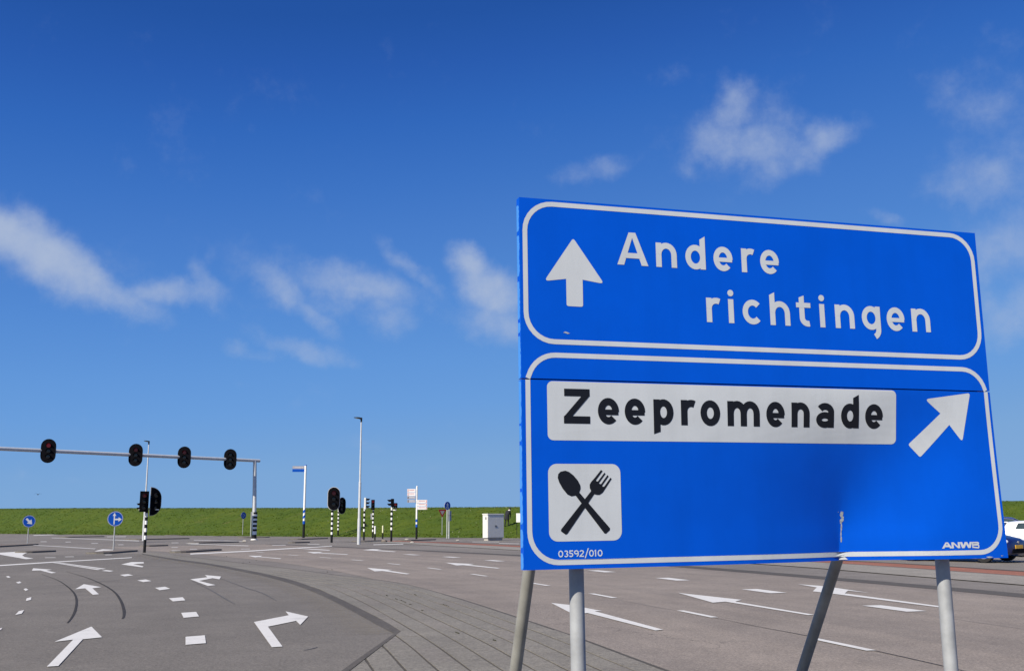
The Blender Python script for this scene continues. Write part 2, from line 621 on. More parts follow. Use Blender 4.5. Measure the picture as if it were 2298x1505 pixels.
M['lens_red_dim'] = lamp_mat('dim_red_lens', (0.55, 0.02, 0.03), 0.028)
M['disc_blue'] = signpaint('disc_blue', (0.005, 0.075, 0.42), 0.4)
M['disc_white'] = signpaint('disc_white', (0.6, 0.62, 0.64), 0.5)
M['shaded_red'] = signpaint('shaded_red', (0.16, 0.012, 0.014), 0.45)  # give way border red, darkened: shade of the front put into the colour
M['board_red'] = signpaint('board_red', (0.42, 0.05, 0.06), 0.45)
M['board_white'] = signpaint('board_white', (0.72, 0.69, 0.68), 0.45)
M['board_back'] = simple('board_back', (0.36, 0.36, 0.40), 0.5, 0.2)
M['board_shaded'] = simple('shaded_field', (0.16, 0.16, 0.19), 0.6, 0.0)  # white give way field painted grey, its shade put into the colour
M['cabinet'] = simple('cabinet_grey', (0.58, 0.58, 0.55), 0.55, var=0.06, scale=3)
M['concrete'] = simple('plinth_concrete', (0.34, 0.32, 0.29), 0.9, var=0.2, scale=5)
M['cloth'] = simple('dark_cloth', (0.012, 0.013, 0.018), 0.9, var=0.3, scale=8)
M['trousers'] = simple('black_trousers', (0.010, 0.010, 0.012), 0.9, var=0.3, scale=8)
M['skin'] = simple('skin', (0.45, 0.27, 0.19), 0.6, var=0.1)
M['scarf'] = simple('pale_scarf', (0.7, 0.69, 0.66), 0.85, var=0.1)
M['car_blue'] = simple('navy_car_paint', (0.004, 0.009, 0.075), 0.4, 0.0, var=0.05, coat=0.5)
M['car_white'] = simple('white_car_paint', (0.74, 0.75, 0.75), 0.3, var=0.03, coat=0.8)
M['car_blue2'] = simple('blue_car_paint', (0.02, 0.03, 0.12), 0.4, 0.0, var=0.05, coat=0.8)
M['glass'] = simple('car_glass', (0.035, 0.05, 0.05), 0.08, var=0.2, spec=0.8)
M['tyre'] = simple('tyre_rubber', (0.012, 0.012, 0.012), 0.85, var=0.3)
M['wheel'] = simple('wheel_alloy', (0.4, 0.41, 0.42), 0.35, 0.7, var=0.1)
M['lamp_glass'] = simple('headlamp_glass', (0.62, 0.66, 0.7), 0.12, var=0.1, spec=0.8)
M['plate'] = simple('number_plate_yellow', (0.62, 0.34, 0.02), 0.4, var=0.05)
M['feather'] = simple('dark_feathers', (0.02, 0.02, 0.022), 0.9, var=0.2)
M['petal'] = simple('pale_petals', (0.55, 0.55, 0.38), 0.8, var=0.2, scale=2)


# ------------------------------------------------------------------ ground and roads
def sheet(name, pts, z, m, parent=None, thick=0.0, kind=None):
    """flat polygon lying at height z"""
    b = MB()
    if thick:
        b.slab([(p[0], p[1]) for p in pts], z - thick, z)
    else:
        tris = tessellate_polygon([[Vector((p[0], p[1], 0)) for p in pts]])
        b.add([(p[0], p[1], z) for p in pts], [tuple(t) for t in tris])
    me = b.mesh(name, smooth=False, fix=bool(thick))
    if not thick:
        for p in me.polygons:
            if p.normal.z < 0:
                p.flip()
        me.update()
    me.materials.append(m)
    o = bpy.data.objects.new(name, me)
    COL.objects.link(o)
    if parent is not None:
        o.parent = parent
    if kind:
        tag(o, kind=kind)
    return o


def catmull(pts, n=6):
    P = [Vector((p[0], p[1])) for p in pts]
    P = [2 * P[0] - P[1]] + P + [2 * P[-1] - P[-2]]
    out = []
    for i in range(1, len(P) - 2):
        for k in range(n):
            t = k / n
            a, b, c, d = P[i - 1], P[i], P[i + 1], P[i + 2]
            out.append(0.5 * ((2 * b) + (c - a) * t + (2 * a - 5 * b + 4 * c - d) * t * t + (3 * b - a - 3 * c + d) * t ** 3))
    out.append(P[-2])
    return out


def offset(line, d):
    """polyline moved d metres to its right"""
    out = []
    for i, p in enumerate(line):
        a = line[max(0, i - 1)]
        b = line[min(len(line) - 1, i + 1)]
        t = (b - a).normalized()
        out.append(p + Vector((t.y, -t.x)) * d)
    return out


def band(name, line, d0, d1, z, m, parent=None, kind=None):
    a, b = offset(line, d0), offset(line, d1)
    n = len(line)
    vs = [(p.x, p.y, z) for p in a] + [(p.x, p.y, z) for p in b]
    fs = [(i, n + i, n + i + 1, i + 1) for i in range(n - 1)]
    me = bpy.data.meshes.new(name)
    me.from_pydata(vs, [], fs)
    uv = me.uv_layers.new(name='UVMap')
    acc = [0.0]
    for i in range(1, n):
        acc.append(acc[-1] + (line[i] - line[i - 1]).length)
    for p in me.polygons:
        for li in p.loop_indices:
            vi = me.loops[li].vertex_index
            uv.data[li].uv = (d0 if vi < n else d1, acc[vi % n])
    for p in me.polygons:
        if p.normal.z < 0:
            p.flip()
    me.update()
    me.materials.append(m)
    o = bpy.data.objects.new(name, me)
    COL.objects.link(o)
    if parent is not None:
        o.parent = parent
    if kind:
        tag(o, kind=kind)
    return o


# the ground as one sheet to the horizon
gb = MB()
gb.add([(-3000, -800, -0.03), (3000, -800, -0.03), (3000, 4500, -0.03), (-3000, 4500, -0.03)], [(0, 1, 2, 3)])
ground = gb.build('ground', M['grass'], smooth=False, fix=False)
tag(ground, kind='structure')

# line between the two lanes of the right road, near to far
LINE_B = catmull([(9.0, -14), (6.9, -2), (5.4, 5), (3.82, 12.43), (2.84, 16.42), (1.73, 20.4), (0.5, 24.2), (-0.92, 28.2), (-2.45, 32.1), (-4.1, 35.8), (-5.85, 39.3), (-7.65, 42.5), (-9.56, 45.6), (-12.1, 49.6), (-16.5, 56), (-22, 64)], 5)
# foot of the dike
FOOT = catmull([(-260, 330), (-150, 214), (-95, 163), (-69.9, 141.5), (-45, 121), (-24.4, 103.8), (-0.05, 86.3), (16, 74.6), (31, 63.5), (47, 52), (70, 36), (110, 8), (150, -20)], 6)

road = sheet('road', [(p.x, p.y) for p in offset(FOOT, 0.4)] + [(150, -120), (-260, -120)], 0.0, M['road'])
tag(road, kind='structure')
carriage = band('carriageway', LINE_B, -3.0, 7.15, 0.004, M['road_right'], kind='structure')
# left carriageway up to its curved gutter
GUT_PX = [(318, 1241.5), (345, 1246.5), (400, 1255), (465, 1263.8), (530.5, 1275.2), (596, 1288), (661, 1304), (726.4, 1328), (791.6, 1358.4), (857, 1392), (900, 1418)]
GUT = catmull([G(*p).to_2d() for p in GUT_PX], 4)
CORNER = G(900, 1418).to_2d()
CURB_END = G(690, 1582).to_2d()
left_pts = list(GUT) + [CURB_END, Vector((-1.9, -20)), Vector((-90, -20)), G(-900, 1285).to_2d(), G(-500, 1262).to_2d(), G(0, 1246).to_2d(), G(200, 1243).to_2d()]
left_road = sheet('side_road', left_pts, 0.0045, M['road_left'], kind='structure')

# paving between the roads
EDGE = catmull([(4.8, -14), (3.9, 0), (3.35, 4), (2.2, 7.6), (1.46, 10.4), (0.81, 13.12), (0.04, 15.98), (-1.22, 20.4), (-2.75, 24.9), (-4.6, 28.2), (-6.6, 31.9), (-8.6, 35.4), (-10.6, 38.8), (-13.2, 43.3), (-15.2, 46.8)], 5)
med_pts = list(EDGE) + [G(330, 1240).to_2d()] + list(GUT) + [CURB_END, Vector((-1.9, -14))]
median = sheet('pavement', med_pts, 0.0075, M['slab'][0], kind='structure')
bed_pts = [p for p in EDGE if p.y < 29.0] + [p for p in GUT if p.y < 28.0] + [CURB_END, Vector((-1.9, -14))]
sheet('joint_bed', bed_pts, 0.0115, M['bed'], median)


def gutter_x(y):
    L = list(GUT) + [CURB_END, Vector((-1.9, -14))]
    for a, b in zip(L[:-1], L[1:]):
        if a.y >= y >= b.y:
            return a.x + (b.x - a.x) * (a.y - y) / max(1e-6, a.y - b.y)
    return -1e9


# rows of slabs, each row parallel to the road edge
SLAB_W = 0.305
edge_dense = catmull([tuple(p) for p in EDGE], 2)
acc = [0.0]
for a, b in zip(edge_dense[:-1], edge_dense[1:]):
    acc.append(acc[-1] + (b - a).length)


def edge_at(s):
    for i in range(len(acc) - 1):
        if acc[i + 1] >= s:
            t = (s - acc[i]) / (acc[i + 1] - acc[i])
            p = edge_dense[i].lerp(edge_dense[i + 1], t)
            d = (edge_dense[i + 1] - edge_dense[i]).normalized()
            return p, d
    return None


slab_count = 0
row_start = None
s0 = 0.0
while edge_at(s0)[0].y < 5.0:
    s0 += 0.1
nrow = 20
for k in range(nrow):
    s = s0 - random.uniform(0, 1.0)
    while slab_count < 300:
        ln = 1.25 if s < s0 + 14 else 1.9
        A, B = edge_at(s), edge_at(s + ln)
        if A is None or B is None or A[0].y > 31.0:
            break
        g, j = (0.016, 0.0025)
        w0, w1 = k * SLAB_W, (k + 1) * SLAB_W
        jit = random.uniform(-0.003, 0.003)
        pts = []
        mid = edge_at(s + ln / 2)
        for (P, off, ds) in ((A, w0 + g, j), (A, w1 - g, j), (mid, w1 - g, 0), (B, w1 - g, -j), (B, w0 + g, -j), (mid, w0 + g, 0)):
            q = P[0] + Vector((-P[1].y, P[1].x)) * (off + jit) + P[1] * ds
            pts.append(q)
        for low in (True, False):
            poly = pts
            yc = CORNER.y
            ya, yb = min(q.y for q in pts), max(q.y for q in pts)
            y0_, y1_ = (ya, min(yb, yc)) if low else (max(ya, yc), yb)
            if y1_ - y0_ < 0.02:
                continue
            cuts = [(Vector((0, yc)), Vector((1, yc)) if low else Vector((-1, yc)))]
            xa, xb = gutter_x(y0_ + 0.001), gutter_x(y1_ - 0.001)
            if xa > -1e8 and xb > -1e8:
                cuts.append((Vector((xa + 0.006, y0_)), Vector((xb + 0.006, y1_))))
            for (qa, qb) in cuts:
                dq = qb - qa
                new = []
                for i in range(len(poly)):
                    P0, P1 = poly[i - 1], poly[i]
                    s0c = dq.x * (P0.y - qa.y) - dq.y * (P0.x - qa.x)
                    s1c = dq.x * (P1.y - qa.y) - dq.y * (P1.x - qa.x)
                    if (s0c <= 0) != (s1c <= 0):
                        new.append(P0.lerp(P1, s0c / (s0c - s1c)))
                    if s1c <= 0:
                        new.append(P1)
                poly = new
                if len(poly) < 3:
                    break
            if len(poly) < 3:
                continue
            c = sum(poly, Vector((0, 0))) / len(poly)
            gx = gutter_x(c.y)
            if gx < -1e8:
                gx = -3.0
            if c.x > gx - 0.3 and c.y < 30.5:
                h = 0.018 + random.uniform(-0.0015, 0.0015)
                MB().slab([(q.x, q.y) for q in poly], 0.008, h).build('slab', random.choice(M['slab']), median, smooth=False)
                slab_count += 1
        s += ln

# dark gutter band round the corner of the side road
OUT_PX = GUT_PX + [(800, 1495), (690, 1582)]
IN_PX = [(318, 1243.4), (345, 1248.6), (400, 1258.3), (464, 1267.0), (529, 1279.5), (594, 1293), (658, 1311), (723, 1336.5), (786, 1369), (838, 1398), (884, 1422), (800, 1481), (690, 1562)]
vo = [G(*p).to_2d() for p in OUT_PX]
vi_ = [G(*p).to_2d() for p in IN_PX]
vo = catmull(vo[:11], 4) + vo[11:] + [Vector((-1.9, -14))]
vi_ = catmull(vi_[:11], 4) + vi_[11:] + [Vector((-2.05, -14))]
nG = len(vo)
gut_b = MB()
gut_b.add([(p.x, p.y, 0.0165) for p in vo] + [(p.x, p.y, 0.009) for p in vi_], [(i, i + 1, nG + i + 1, nG + i) for i in range(nG - 1)])
gutter = gut_b.build('gutter', M['gutter'], smooth=False, fix=False)
for p in gutter.data.polygons:
    if p.normal.z < 0:
        p.flip()
tag(gutter, kind='structure')
dm, dt_, db_ = newmat('road_dust')
duv = dt_.nodes.new('ShaderNodeUVMap')
dsx = dt_.nodes.new('ShaderNodeSeparateXYZ')
dt_.links.new(duv.outputs[0], dsx.inputs[0])
dnz = mnoise(dt_, 3.0, 6, 0.7, 'World')
dal = mmix(dt_, 1.0, mramp(dt_, dsx.outputs[0], [(0.0, (0.25,) * 3), (0.12, (0.62,) * 3), (0.65, (0, 0, 0))]), mramp(dt_, dnz, [(0.3, (0.35,) * 3), (0.7, (1, 1, 1))]), 'MULTIPLY')
dt_.links.new(mramp(dt_, mnoise(dt_, 60.0, 3, 0.7, 'World'), [(0.3, (0.17, 0.155, 0.13)), (0.7, (0.27, 0.245, 0.21))]), db_.inputs['Base Color'])
dt_.links.new(dal, db_.inputs['Alpha'])
db_.inputs['Roughness'].default_value = 0.95
dust = band('road_dust', vi_[:-3], 0.0, 0.7, 0.0105, dm, left_road)
band('edge_joint', EDGE, -0.03, 0.02, 0.0185, M['bed'], median)
# weeds in the joints of the paving
wv, wf = [], []
for px, py, r in ((868, 1338, 0.05), (890, 1346, 0.07), (900, 1349, 0.05), (908, 1352.5, 0.09), (920, 1358, 0.06), (932, 1336, 0.06), (1002, 1361, 0.08), (996, 1359, 0.05), (1027, 1423, 0.05), (948, 1372, 0.03), (1110, 1440, 0.03), (560, 1262, 0.1), (545, 1263.5, 0.07), (575, 1258, 0.06), (508, 1249, 0.09), (735, 1284, 0.06), (745, 1279, 0.05)):
    g_ = G(px, py)
    for q in range(14):
        a_ = random.uniform(0, 6.28)
        d_ = r * random.random() ** 0.7
        e1, e2 = d_ * math.cos(a_) * 0.16, d_ * math.sin(a_) * 2.6
        x_, y_ = g_.x + e1 - 0.28 * e2, g_.y + e2
        h_ = random.uniform(0.006, 0.02)
        w_ = random.uniform(0.004, 0.01)
        k_ = len(wv)
        wv += [(x_ - w_, y_, 0.016), (x_ + w_, y_ + random.uniform(-w_, w_), 0.016), (x_ + random.uniform(-0.015, 0.015), y_ + random.uniform(-0.015, 0.015), 0.018 + h_)]
        wf.append((k_, k_ + 1, k_ + 2))
wd_ = MB().add(wv, wf).build('weeds', M['moss'], smooth=False, fix=False)
tag(wd_, 'small dark weeds growing in the joints of the paving', 'weeds', kind='stuff')

# far gutter, verge and red cycle path along the right road
far_gutter = band('far_gutter', LINE_B, 7.1, 7.85, 0.008, M['gutter'], kind='structure')
RED = catmull([(-9.5, 77.5), (-4.98, 70.3), (-1.65, 63.2), (0.9, 58.0), (5.6, 47.5), (11.2, 35.3), (13.33, 27.8), (15.5, 19), (17.5, 8), (19, -6)], 5)
cycle = band('cycle_path', RED, -0.75, 0.75, 0.008, M['red_path'], kind='structure')
band('kerb_strip', RED, 0.75, 1.0, 0.014, M['gutter'], kind='structure')
band('kerb_strip', RED, -1.0, -0.75, 0.014, M['gutter'], kind='structure')
band('footpath', RED, 1.0, 3.4, 0.02, M['walk'], kind='structure')
band('dike_path', FOOT, 0.25, 1.9, 0.012, M['walk'], kind='structure')

# ------------------------------------------------------------------ painted markings (flat polygons given by the photograph's pixels on the ground)
ZP = 0.013


def mark(name, px, parent, m=None, z=ZP):
    return sheet(name, [G(x, y).to_2d() for x, y in px], z, m or M['paint'], parent)


def dash(c, d, ln, w, parent, m=None, z=ZP):
    d = d.normalized()
    n = Vector((d.y, -d.x))
    return sheet('lane_dash', [c + d * ln / 2 + n * w / 2, c - d * ln / 2 + n * w / 2, c - d * ln / 2 - n * w / 2, c + d * ln / 2 - n * w / 2], z, m or M['paint'], parent)


Apx = [(924, 1244.4), (1013, 1250), (1110, 1258), (1222, 1268.5), (1350, 1281.8), (1509, 1299.6), (1713.8, 1326.5), (2004.8, 1365.5)]
Bpx = [(584, 1239), (658, 1245.5), (730, 1251), (802, 1257), (884, 1265.5), (974, 1275.7), (1075, 1290.5), (1209, 1311), (1352.4, 1337), (1563.5, 1378), (1886.7, 1446.3)]
for L, ln, w in ((Apx, 1.22, 0.36), (Bpx, 1.25, 0.12)):
    pts = [G(*p).to_2d() for p in L]
    pts.append(2 * pts[-1] - pts[-2])
    pts.append(2 * pts[-1] - pts[-2])
    for i, p in enumerate(pts):
        d = pts[min(i + 1, len(pts) - 1)] - pts[max(i - 1, 0)]
        dash(p, d, ln, w, carriage)
ARROWS_RIGHT = [
    [(1237, 1353.5), (1280, 1358), (1352, 1371.8), (1334, 1371.9), (1488, 1413.8), (1471, 1415.6), (1318, 1376), (1290, 1381)],
    [(1521, 1330.5), (1664.5, 1346.4), (1650, 1350.5), (1827, 1380), (1814, 1381), (1628, 1350.5), (1599.6, 1352.8)],
    [(1790, 1311), (1850, 1315.5), (1951.7, 1330.8), (1903, 1325.6), (1896, 1332), (2112, 1361), (2108, 1363.5), (1880, 1334), (1824, 1327.2), (1833, 1318.5)],
    [(999.6, 1262.4), (1065, 1265.5), (1052, 1267), (1122, 1274.6), (1116, 1275.6), (1039, 1268), (1025, 1268.8)],
    [(823.7, 1274), (881, 1279), (870, 1280), (920, 1287.6), (912, 1288.6), (858, 1281.2), (841, 1282.2)],
    [(813.5, 1234), (836, 1231.5), (856, 1232.5), (846, 1234), (889, 1237.4), (884, 1238.2), (838, 1235.2)],
    [(688, 1238), (724, 1238.5), (718, 1240), (782, 1243.4), (778, 1244.4), (714, 1241), (704, 1241.6)],
    [(556.7, 1246.6), (589, 1247), (584, 1249), (631.7, 1252.8), (628, 1254), (580, 1249.6), (572, 1250.4)],
    [(415.7, 1219.2), (430, 1218.2), (447.7, 1218.8), (444, 1220), (560, 1224), (556, 1224.9), (444, 1220.8), (432, 1220.6)],
]
for a in ARROWS_RIGHT:
    mark('lane_arrow', a, carriage if a[0][0] > 500 else road)
mark('stop_line', [(427, 1241.6), (560, 1235.2), (655, 1229.2), (745, 1224.4), (745, 1225.6), (655, 1231), (560, 1237.2), (427, 1244)], road)
mark('edge_line', [(655, 1229.2), (720, 1232.4), (742, 1234), (738, 1235), (700, 1232.8)], road, z=0.0135)
mark('edge_line', [(838, 1221.3), (905, 1219.8), (905, 1221), (838, 1222.6)], road)
mark('edge_line', [(1060, 1215.2), (1120, 1215), (1120, 1216.2), (1060, 1216.2)], road, M['paint_worn'])
LEFT_MARKS = [
    ('lane_arrow', [(205, 1406.8), (229, 1431), (185.7, 1435.5), (130.7, 1495.8), (104.8, 1497.5), (164, 1436.4), (122, 1441.3)]),
    ('lane_arrow', [(188, 1311), (227.9, 1317.6), (207.3, 1320.4), (222, 1333.8), (208.4, 1335), (191, 1320.4), (168.5, 1322.5)]),
    ('lane_arrow', [(74.5, 1275), (116.6, 1278.3), (103.7, 1280.4), (126.3, 1285), (115.6, 1286.5), (90.7, 1280), (71.3, 1280.4)]),
    ('lane_arrow', [(272, 1266.4), (295, 1261), (322, 1260.8), (323, 1264), (299, 1265.8), (322, 1270.6), (319.6, 1272.9)]),
    ('lane_arrow', [(569.7, 1396.5), (648, 1381.3), (641, 1372.6), (691.6, 1384), (673.7, 1403), (664.4, 1393.9), (601.3, 1407), (633.9, 1452), (610, 1453.5)]),
    ('lane_arrow', [(427, 1300), (465.3, 1295.3), (459.8, 1290.5), (496, 1293.6), (492.5, 1300), (477, 1297.5), (446.8, 1303.6), (483.8, 1313), (466.4, 1315)]),
    ('lane_dash', [(416.3, 1430), (459.8, 1426.5), (462, 1444.4), (416.3, 1448)]),
    ('lane_dash', [(406.5, 1375.8), (440, 1373.6), (446.8, 1384), (412, 1387)]),
    ('lane_dash', [(379, 1343), (410, 1340.4), (416, 1347.5), (388, 1350)]),
    ('lane_dash', [(347.7, 1319.3), (370.4, 1316.7), (381.9, 1321.5), (358.5, 1324.7)]),
    ('lane_dash', [(307.8, 1302.5), (327, 1300.3), (340, 1304), (321.8, 1306.3)]),
    ('lane_dash', [(269, 1290), (287, 1288), (299, 1291), (279.7, 1293.4)]),
    ('lane_dash', [(227.9, 1280.9), (237.6, 1279), (256, 1281), (246, 1282.6)]),
    ('lane_dash', [(13, 1293.8), (18.4, 1292.3), (24, 1295.5), (18.4, 1296.6)]),
    ('lane_dash', [(35.6, 1306.8), (44.3, 1304.8), (48, 1307.9), (41, 1309.6)]),
    ('lane_dash', [(52.5, 1322), (58.3, 1320.4), (63.7, 1323.6), (57.2, 1326.2)]),
    ('lane_dash', [(59.4, 1343), (70.2, 1340.3), (69.5, 1346.3), (58.3, 1349)]),
    ('lane_dash', [(42, 1372), (54, 1369.4), (48.6, 1377.6), (34, 1380.4)]),
    ('lane_dash', [(-3, 1411), (5.4, 1409.6), (2, 1414), (-9, 1417)]),
    ('stop_line', [(-60, 1271.8), (0, 1267.6), (117, 1260.4), (296, 1250.2), (296, 1251.6), (117, 1262.4), (0, 1270), (-60, 1274)]),
    ('solid_line', [(126, 1262.6), (134, 1262.4), (238, 1276.2), (230, 1277.2)]),
    ('solid_line', [(118, 1262.6), (124, 1262.7), (227, 1278.0), (219, 1279.0)]),
]
for nm, px in LEFT_MARKS:
    mark(nm, px, left_road)
FAR_MARKS = [
    ('edge_line', [(75, 1222.4), (150, 1226.2), (215, 1230.6), (213, 1232), (148, 1227.6), (75, 1223.6)], 1),
    ('edge_line', [(116, 1206), (230, 1209.3), (312, 1212.4), (312, 1214.2), (230, 1210.5), (116, 1207)], 1),
    ('edge_line', [(75, 1200.2), (153, 1197.6), (153, 1198.8), (75, 1201.2)], 0),
    ('painted_nose', [(-70, 1243.5), (0, 1239.8), (90, 1234.8), (70, 1237.6), (57, 1241.5), (50, 1245.5), (55, 1249.4), (75, 1253), (58, 1254.4), (0, 1244.2), (-30, 1244.2)], 0),
    ('painted_nose', [(205, 1239.8), (219, 1234.6), (230, 1232), (254, 1233), (253, 1234.6), (232, 1235.4), (208, 1240.2)], 0),
    ('edge_line', [(435, 1210.8), (545, 1213.4), (545, 1214.6), (435, 1212)], 1),
    ('edge_line', [(480, 1202.2), (497, 1202.2), (497, 1203.2), (480, 1203.2)], 0),
    ('edge_line', [(240, 1203.3), (283, 1203), (283, 1204.3), (240, 1204.6)], 1),
    ('edge_line', [(1120, 1218.0), (1165, 1219.2), (1165, 1220.4), (1120, 1219.2)], 1),
]
for nm, px, wn_ in FAR_MARKS:
    mark(nm, px, road, M['paint_worn'] if wn_ else M['paint'], z=0.012)
for (x0, y0, x1) in ((90, 1214.6, 104), (146, 1215.3, 158), (204, 1218.4, 219), (264, 1221.5, 276), (100, 1250.6, 124), (145, 1248.6, 165), (235, 1244.4, 250), (384, 1217.2, 400), (384, 1227.6, 398), (425, 1231.6, 441), (384, 1234.8, 404), (540, 1231, 560), (610, 1222.4, 640), (690, 1221, 716)):
    mark('worn_dash', [(x0, y0), (x1, y0 - 0.3), (x1 + 2, y0 + 0.9), (x0 + 2, y0 + 1.2)], road, M['paint_worn'], z=0.0125)


def tarline(px, w, parent, m, z=0.0095):
    L = catmull([G(*p).to_2d() for p in px], 5)
    n = len(L)
    tap = [min(1.0, 0.35 + 2.2 * i / n, 0.5 + 2.0 * (n - 1 - i) / n) for i in range(n)]
    vs, fs = [], []
    for i, p in enumerate(L):
        a, b = L[max(0, i - 1)], L[min(n - 1, i + 1)]
        t = (b - a).normalized()
        q = Vector((t.y, -t.x)) * w * tap[i] / 2
        vs += [(p.x + q.x, p.y + q.y, z), (p.x - q.x, p.y - q.y, z)]
    for i in range(n - 1):
        fs.append((2 * i, 2 * i + 2, 2 * i + 3, 2 * i + 1))
    b = MB().add(vs, fs)
    o = b.build('tar_line', m, parent, smooth=False, fix=False)
    for p in o.data.polygons:
        if p.normal.z < 0:
            p.flip()
    return o


z6 = lambda L: [(a / 4.63, 1180 + b / 4.63) for a, b in L]
z7 = lambda L: [(400 + a / 4.596, 1180 + b / 4.596) for a, b in L]
tarline(z6([(430, 500), (600, 565), (700, 630), (770, 700), (795, 780), (780, 880), (740, 960), (700, 1010)]), 0.04, left_road, M['tar'])
tarline(z6([(690, 475), (880, 530), (1050, 600), (1180, 680), (1250, 770), (1285, 870), (1285, 940), (1270, 965)]), 0.048, left_road, M['tar'])
tarline(z7([(130, 560), (330, 660), (480, 750), (580, 805)]), 0.035, left_road, M['tarfaint'])
tarline(z7([(420, 535), (700, 640), (860, 690), (1010, 770)]), 0.035, left_road, M['tarfaint'])
tarline([(0, 1322), (150, 1312), (300, 1298), (380, 1290)], 0.03, left_road, M['tarfaint'], z=0.0085)
tarline([(1597, 1385), (1700, 1406), (1812, 1427), (1930, 1453), (2121, 1496), (2300, 1540)], 0.02, carriage, M['tar'])
tarline([(2051, 1376), (2160, 1392), (2298, 1412), (2400, 1428)], 0.012, carriage, M['tarfaint'])
tarline([(1385, 1345), (1470, 1362), (1528, 1371)], 0.012, carriage, M['tarfaint'])
tarline([(680, 1460), (700, 1456), (712, 1452)], 0.03, left_road, M['tarfaint'], z=0.0085)

# ------------------------------------------------------------------ raised traffic islands: right kerb given by two pixels, body to its left
ISLANDS = [((-40, 1229.5), (93, 1221.6), 5.5), ((67, 1240.2), (136, 1236.8), 1.1), ((245, 1242.2), (317, 1236.2), 1.3), ((415, 1240), (505, 1234), 1.0),
           ((310, 1211), (432, 1208.3), 2.2), ((440, 1219), (545, 1216), 1.2), ((660, 1218.2), (700, 1216.8), 0.7), ((674, 1210.4), (742, 1208), 1.2),
           ((812, 1215.2), (866, 1213.8), 1.4), ((920, 1213.2), (985, 1210.8), 1.4), ((330, 1226), (385, 1224.3), 0.9), ((150, 1205.5), (240, 1203.8), 1.5), ((540, 1206.6), (610, 1205.6), 1.2), ((370, 1201.4), (460, 1200.6), 1.5)]
for (p0, p1, w) in ISLANDS:
    a, b = G(*p0).to_2d(), G(*p1).to_2d()
    d = (b - a)
    L = d.length
    d.normalize()
    n = Vector((-d.y, d.x))
    pts = []
    r = min(w / 2, 0.6)
    for (c, s0_, s1_) in ((b + n * r - d * r, -90, 0), (b + n * (w - r) - d * r, 0, 90), (a + n * (w - r) + d * r, 90, 180), (a + n * r + d * r, 180, 270)):
        for q in range(4):
            t = R(s0_ + (s1_ - s0_) * q / 3)
            pts.append(c + d * r * math.cos(t) + n * r * math.sin(t))
    isl = MB().slab([(p.x, p.y) for p in pts], 0.0, 0.075).build('traffic_island', M['kerb'], smooth=False)
    tag(isl, kind='structure')
    cen = sum(pts, Vector((0, 0))) / len(pts)
    sheet('island_top', [cen + (p - cen) * (1 - 0.14 / max(0.3, w / 2)) for p in pts], 0.081, M['island'], isl)

# ------------------------------------------------------------------ the dike
CREST_H = [(-260, 5.2), (-150, 4.3), (-70, 3.5), (-24, 2.85), (0, 2.66), (31, 2.63), (70, 2.7), (150, 2.8)]


def crest_h(x):
    for (a, ha), (b, hb) in zip(CREST_H[:-1], CREST_H[1:]):
        if a <= x <= b:
            return ha + (hb - ha) * (x - a) / (b - a)
    return CREST_H[0][1] if x < CREST_H[0][0] else CREST_H[-1][1]


PROFILE = [(-0.1, 0.0), (0.6, 0.06), (2.0, 0.19), (3.6, 0.36), (5.2, 0.53), (6.8, 0.70), (8.4, 0.86), (9.5, 0.95), (10.6, 0.995), (12.0, 1.0), (14.0, 0.99), (30.0, 0.3), (42.0, -0.02)]


def prof(d):
    for (a, ha), (b, hb) in zip(PROFILE[:-1], PROFILE[1:]):
        if a <= d <= b:
            return ha + (hb - ha) * (d - a) / (b - a)
    return 0.0


def dike_z(x, y):
    best = (1e9, 0, 0)
    for a, b in zip(FOOT[:-1], FOOT[1:]):
        ab = b - a
        t = max(0, min(1, ((x - a.x) * ab.x + (y - a.y) * ab.y) / ab.length_squared))
        p = a + ab * t
        dd = math.hypot(x - p.x, y - p.y)
        side = ab.x * (y - p.y) - ab.y * (x - p.x)
        if dd < best[0]:
            best = (dd, side, p.x)
    return prof(best[0]) * crest_h(best[2]) if best[1] > 0 else 0.0


def slope_hit(px, py):
    """point on road or dike seen at a pixel"""
    d = ray(px, py)
    Y = 60.0
    while Y < 220:
        P = CAMPOS + d * (Y / d.y)
        if P.z <= dike_z(P.x, P.y):
            return Vector((P.x, P.y, dike_z(P.x, P.y)))
        Y += 0.05
    return G(px, py)


fine_foot = []
for a, b in zip(FOOT[:-1], FOOT[1:]):
    k = max(1, int((b - a).length / 1.2))
    fine_foot += [a.lerp(b, i / k) for i in range(k)]
fine_foot.append(FOOT[-1])
dvs, dfs = [], []
npf = 22
dd_list = list(np.interp(np.linspace(0, len(PROFILE) - 1, npf), range(len(PROFILE)), [p[0] for p in PROFILE]))
for i, p in enumerate(fine_foot):
    a, b = fine_foot[max(0, i - 1)], fine_foot[min(len(fine_foot) - 1, i + 1)]
    t = (b - a).normalized()
    n = Vector((-t.y, t.x))
    for k, d in enumerate(dd_list):
        q = p + n * d
        zz = prof(d) * crest_h(p.x) + (random.uniform(-0.025, 0.025) if 0 < k < npf - 1 else -0.02)
        if k == 0:
            q = q - n * random.uniform(-0.05, 0.35)
        dvs.append((q.x, q.y, zz))
for i in range(len(fine_foot) - 1):
    for k in range(npf - 1):
        dfs.append((i * npf + k, (i + 1) * npf + k, (i + 1) * npf + k + 1, i * npf + k + 1))
dk = MB().add(dvs, dfs)
dike = dk.build('dike', M['grass'], fix=False)
for p in dike.data.polygons:
    pass
if dike.data.polygons[5].normal.z < 0:
    dike.data.flip_normals()
tag(dike, kind='structure')

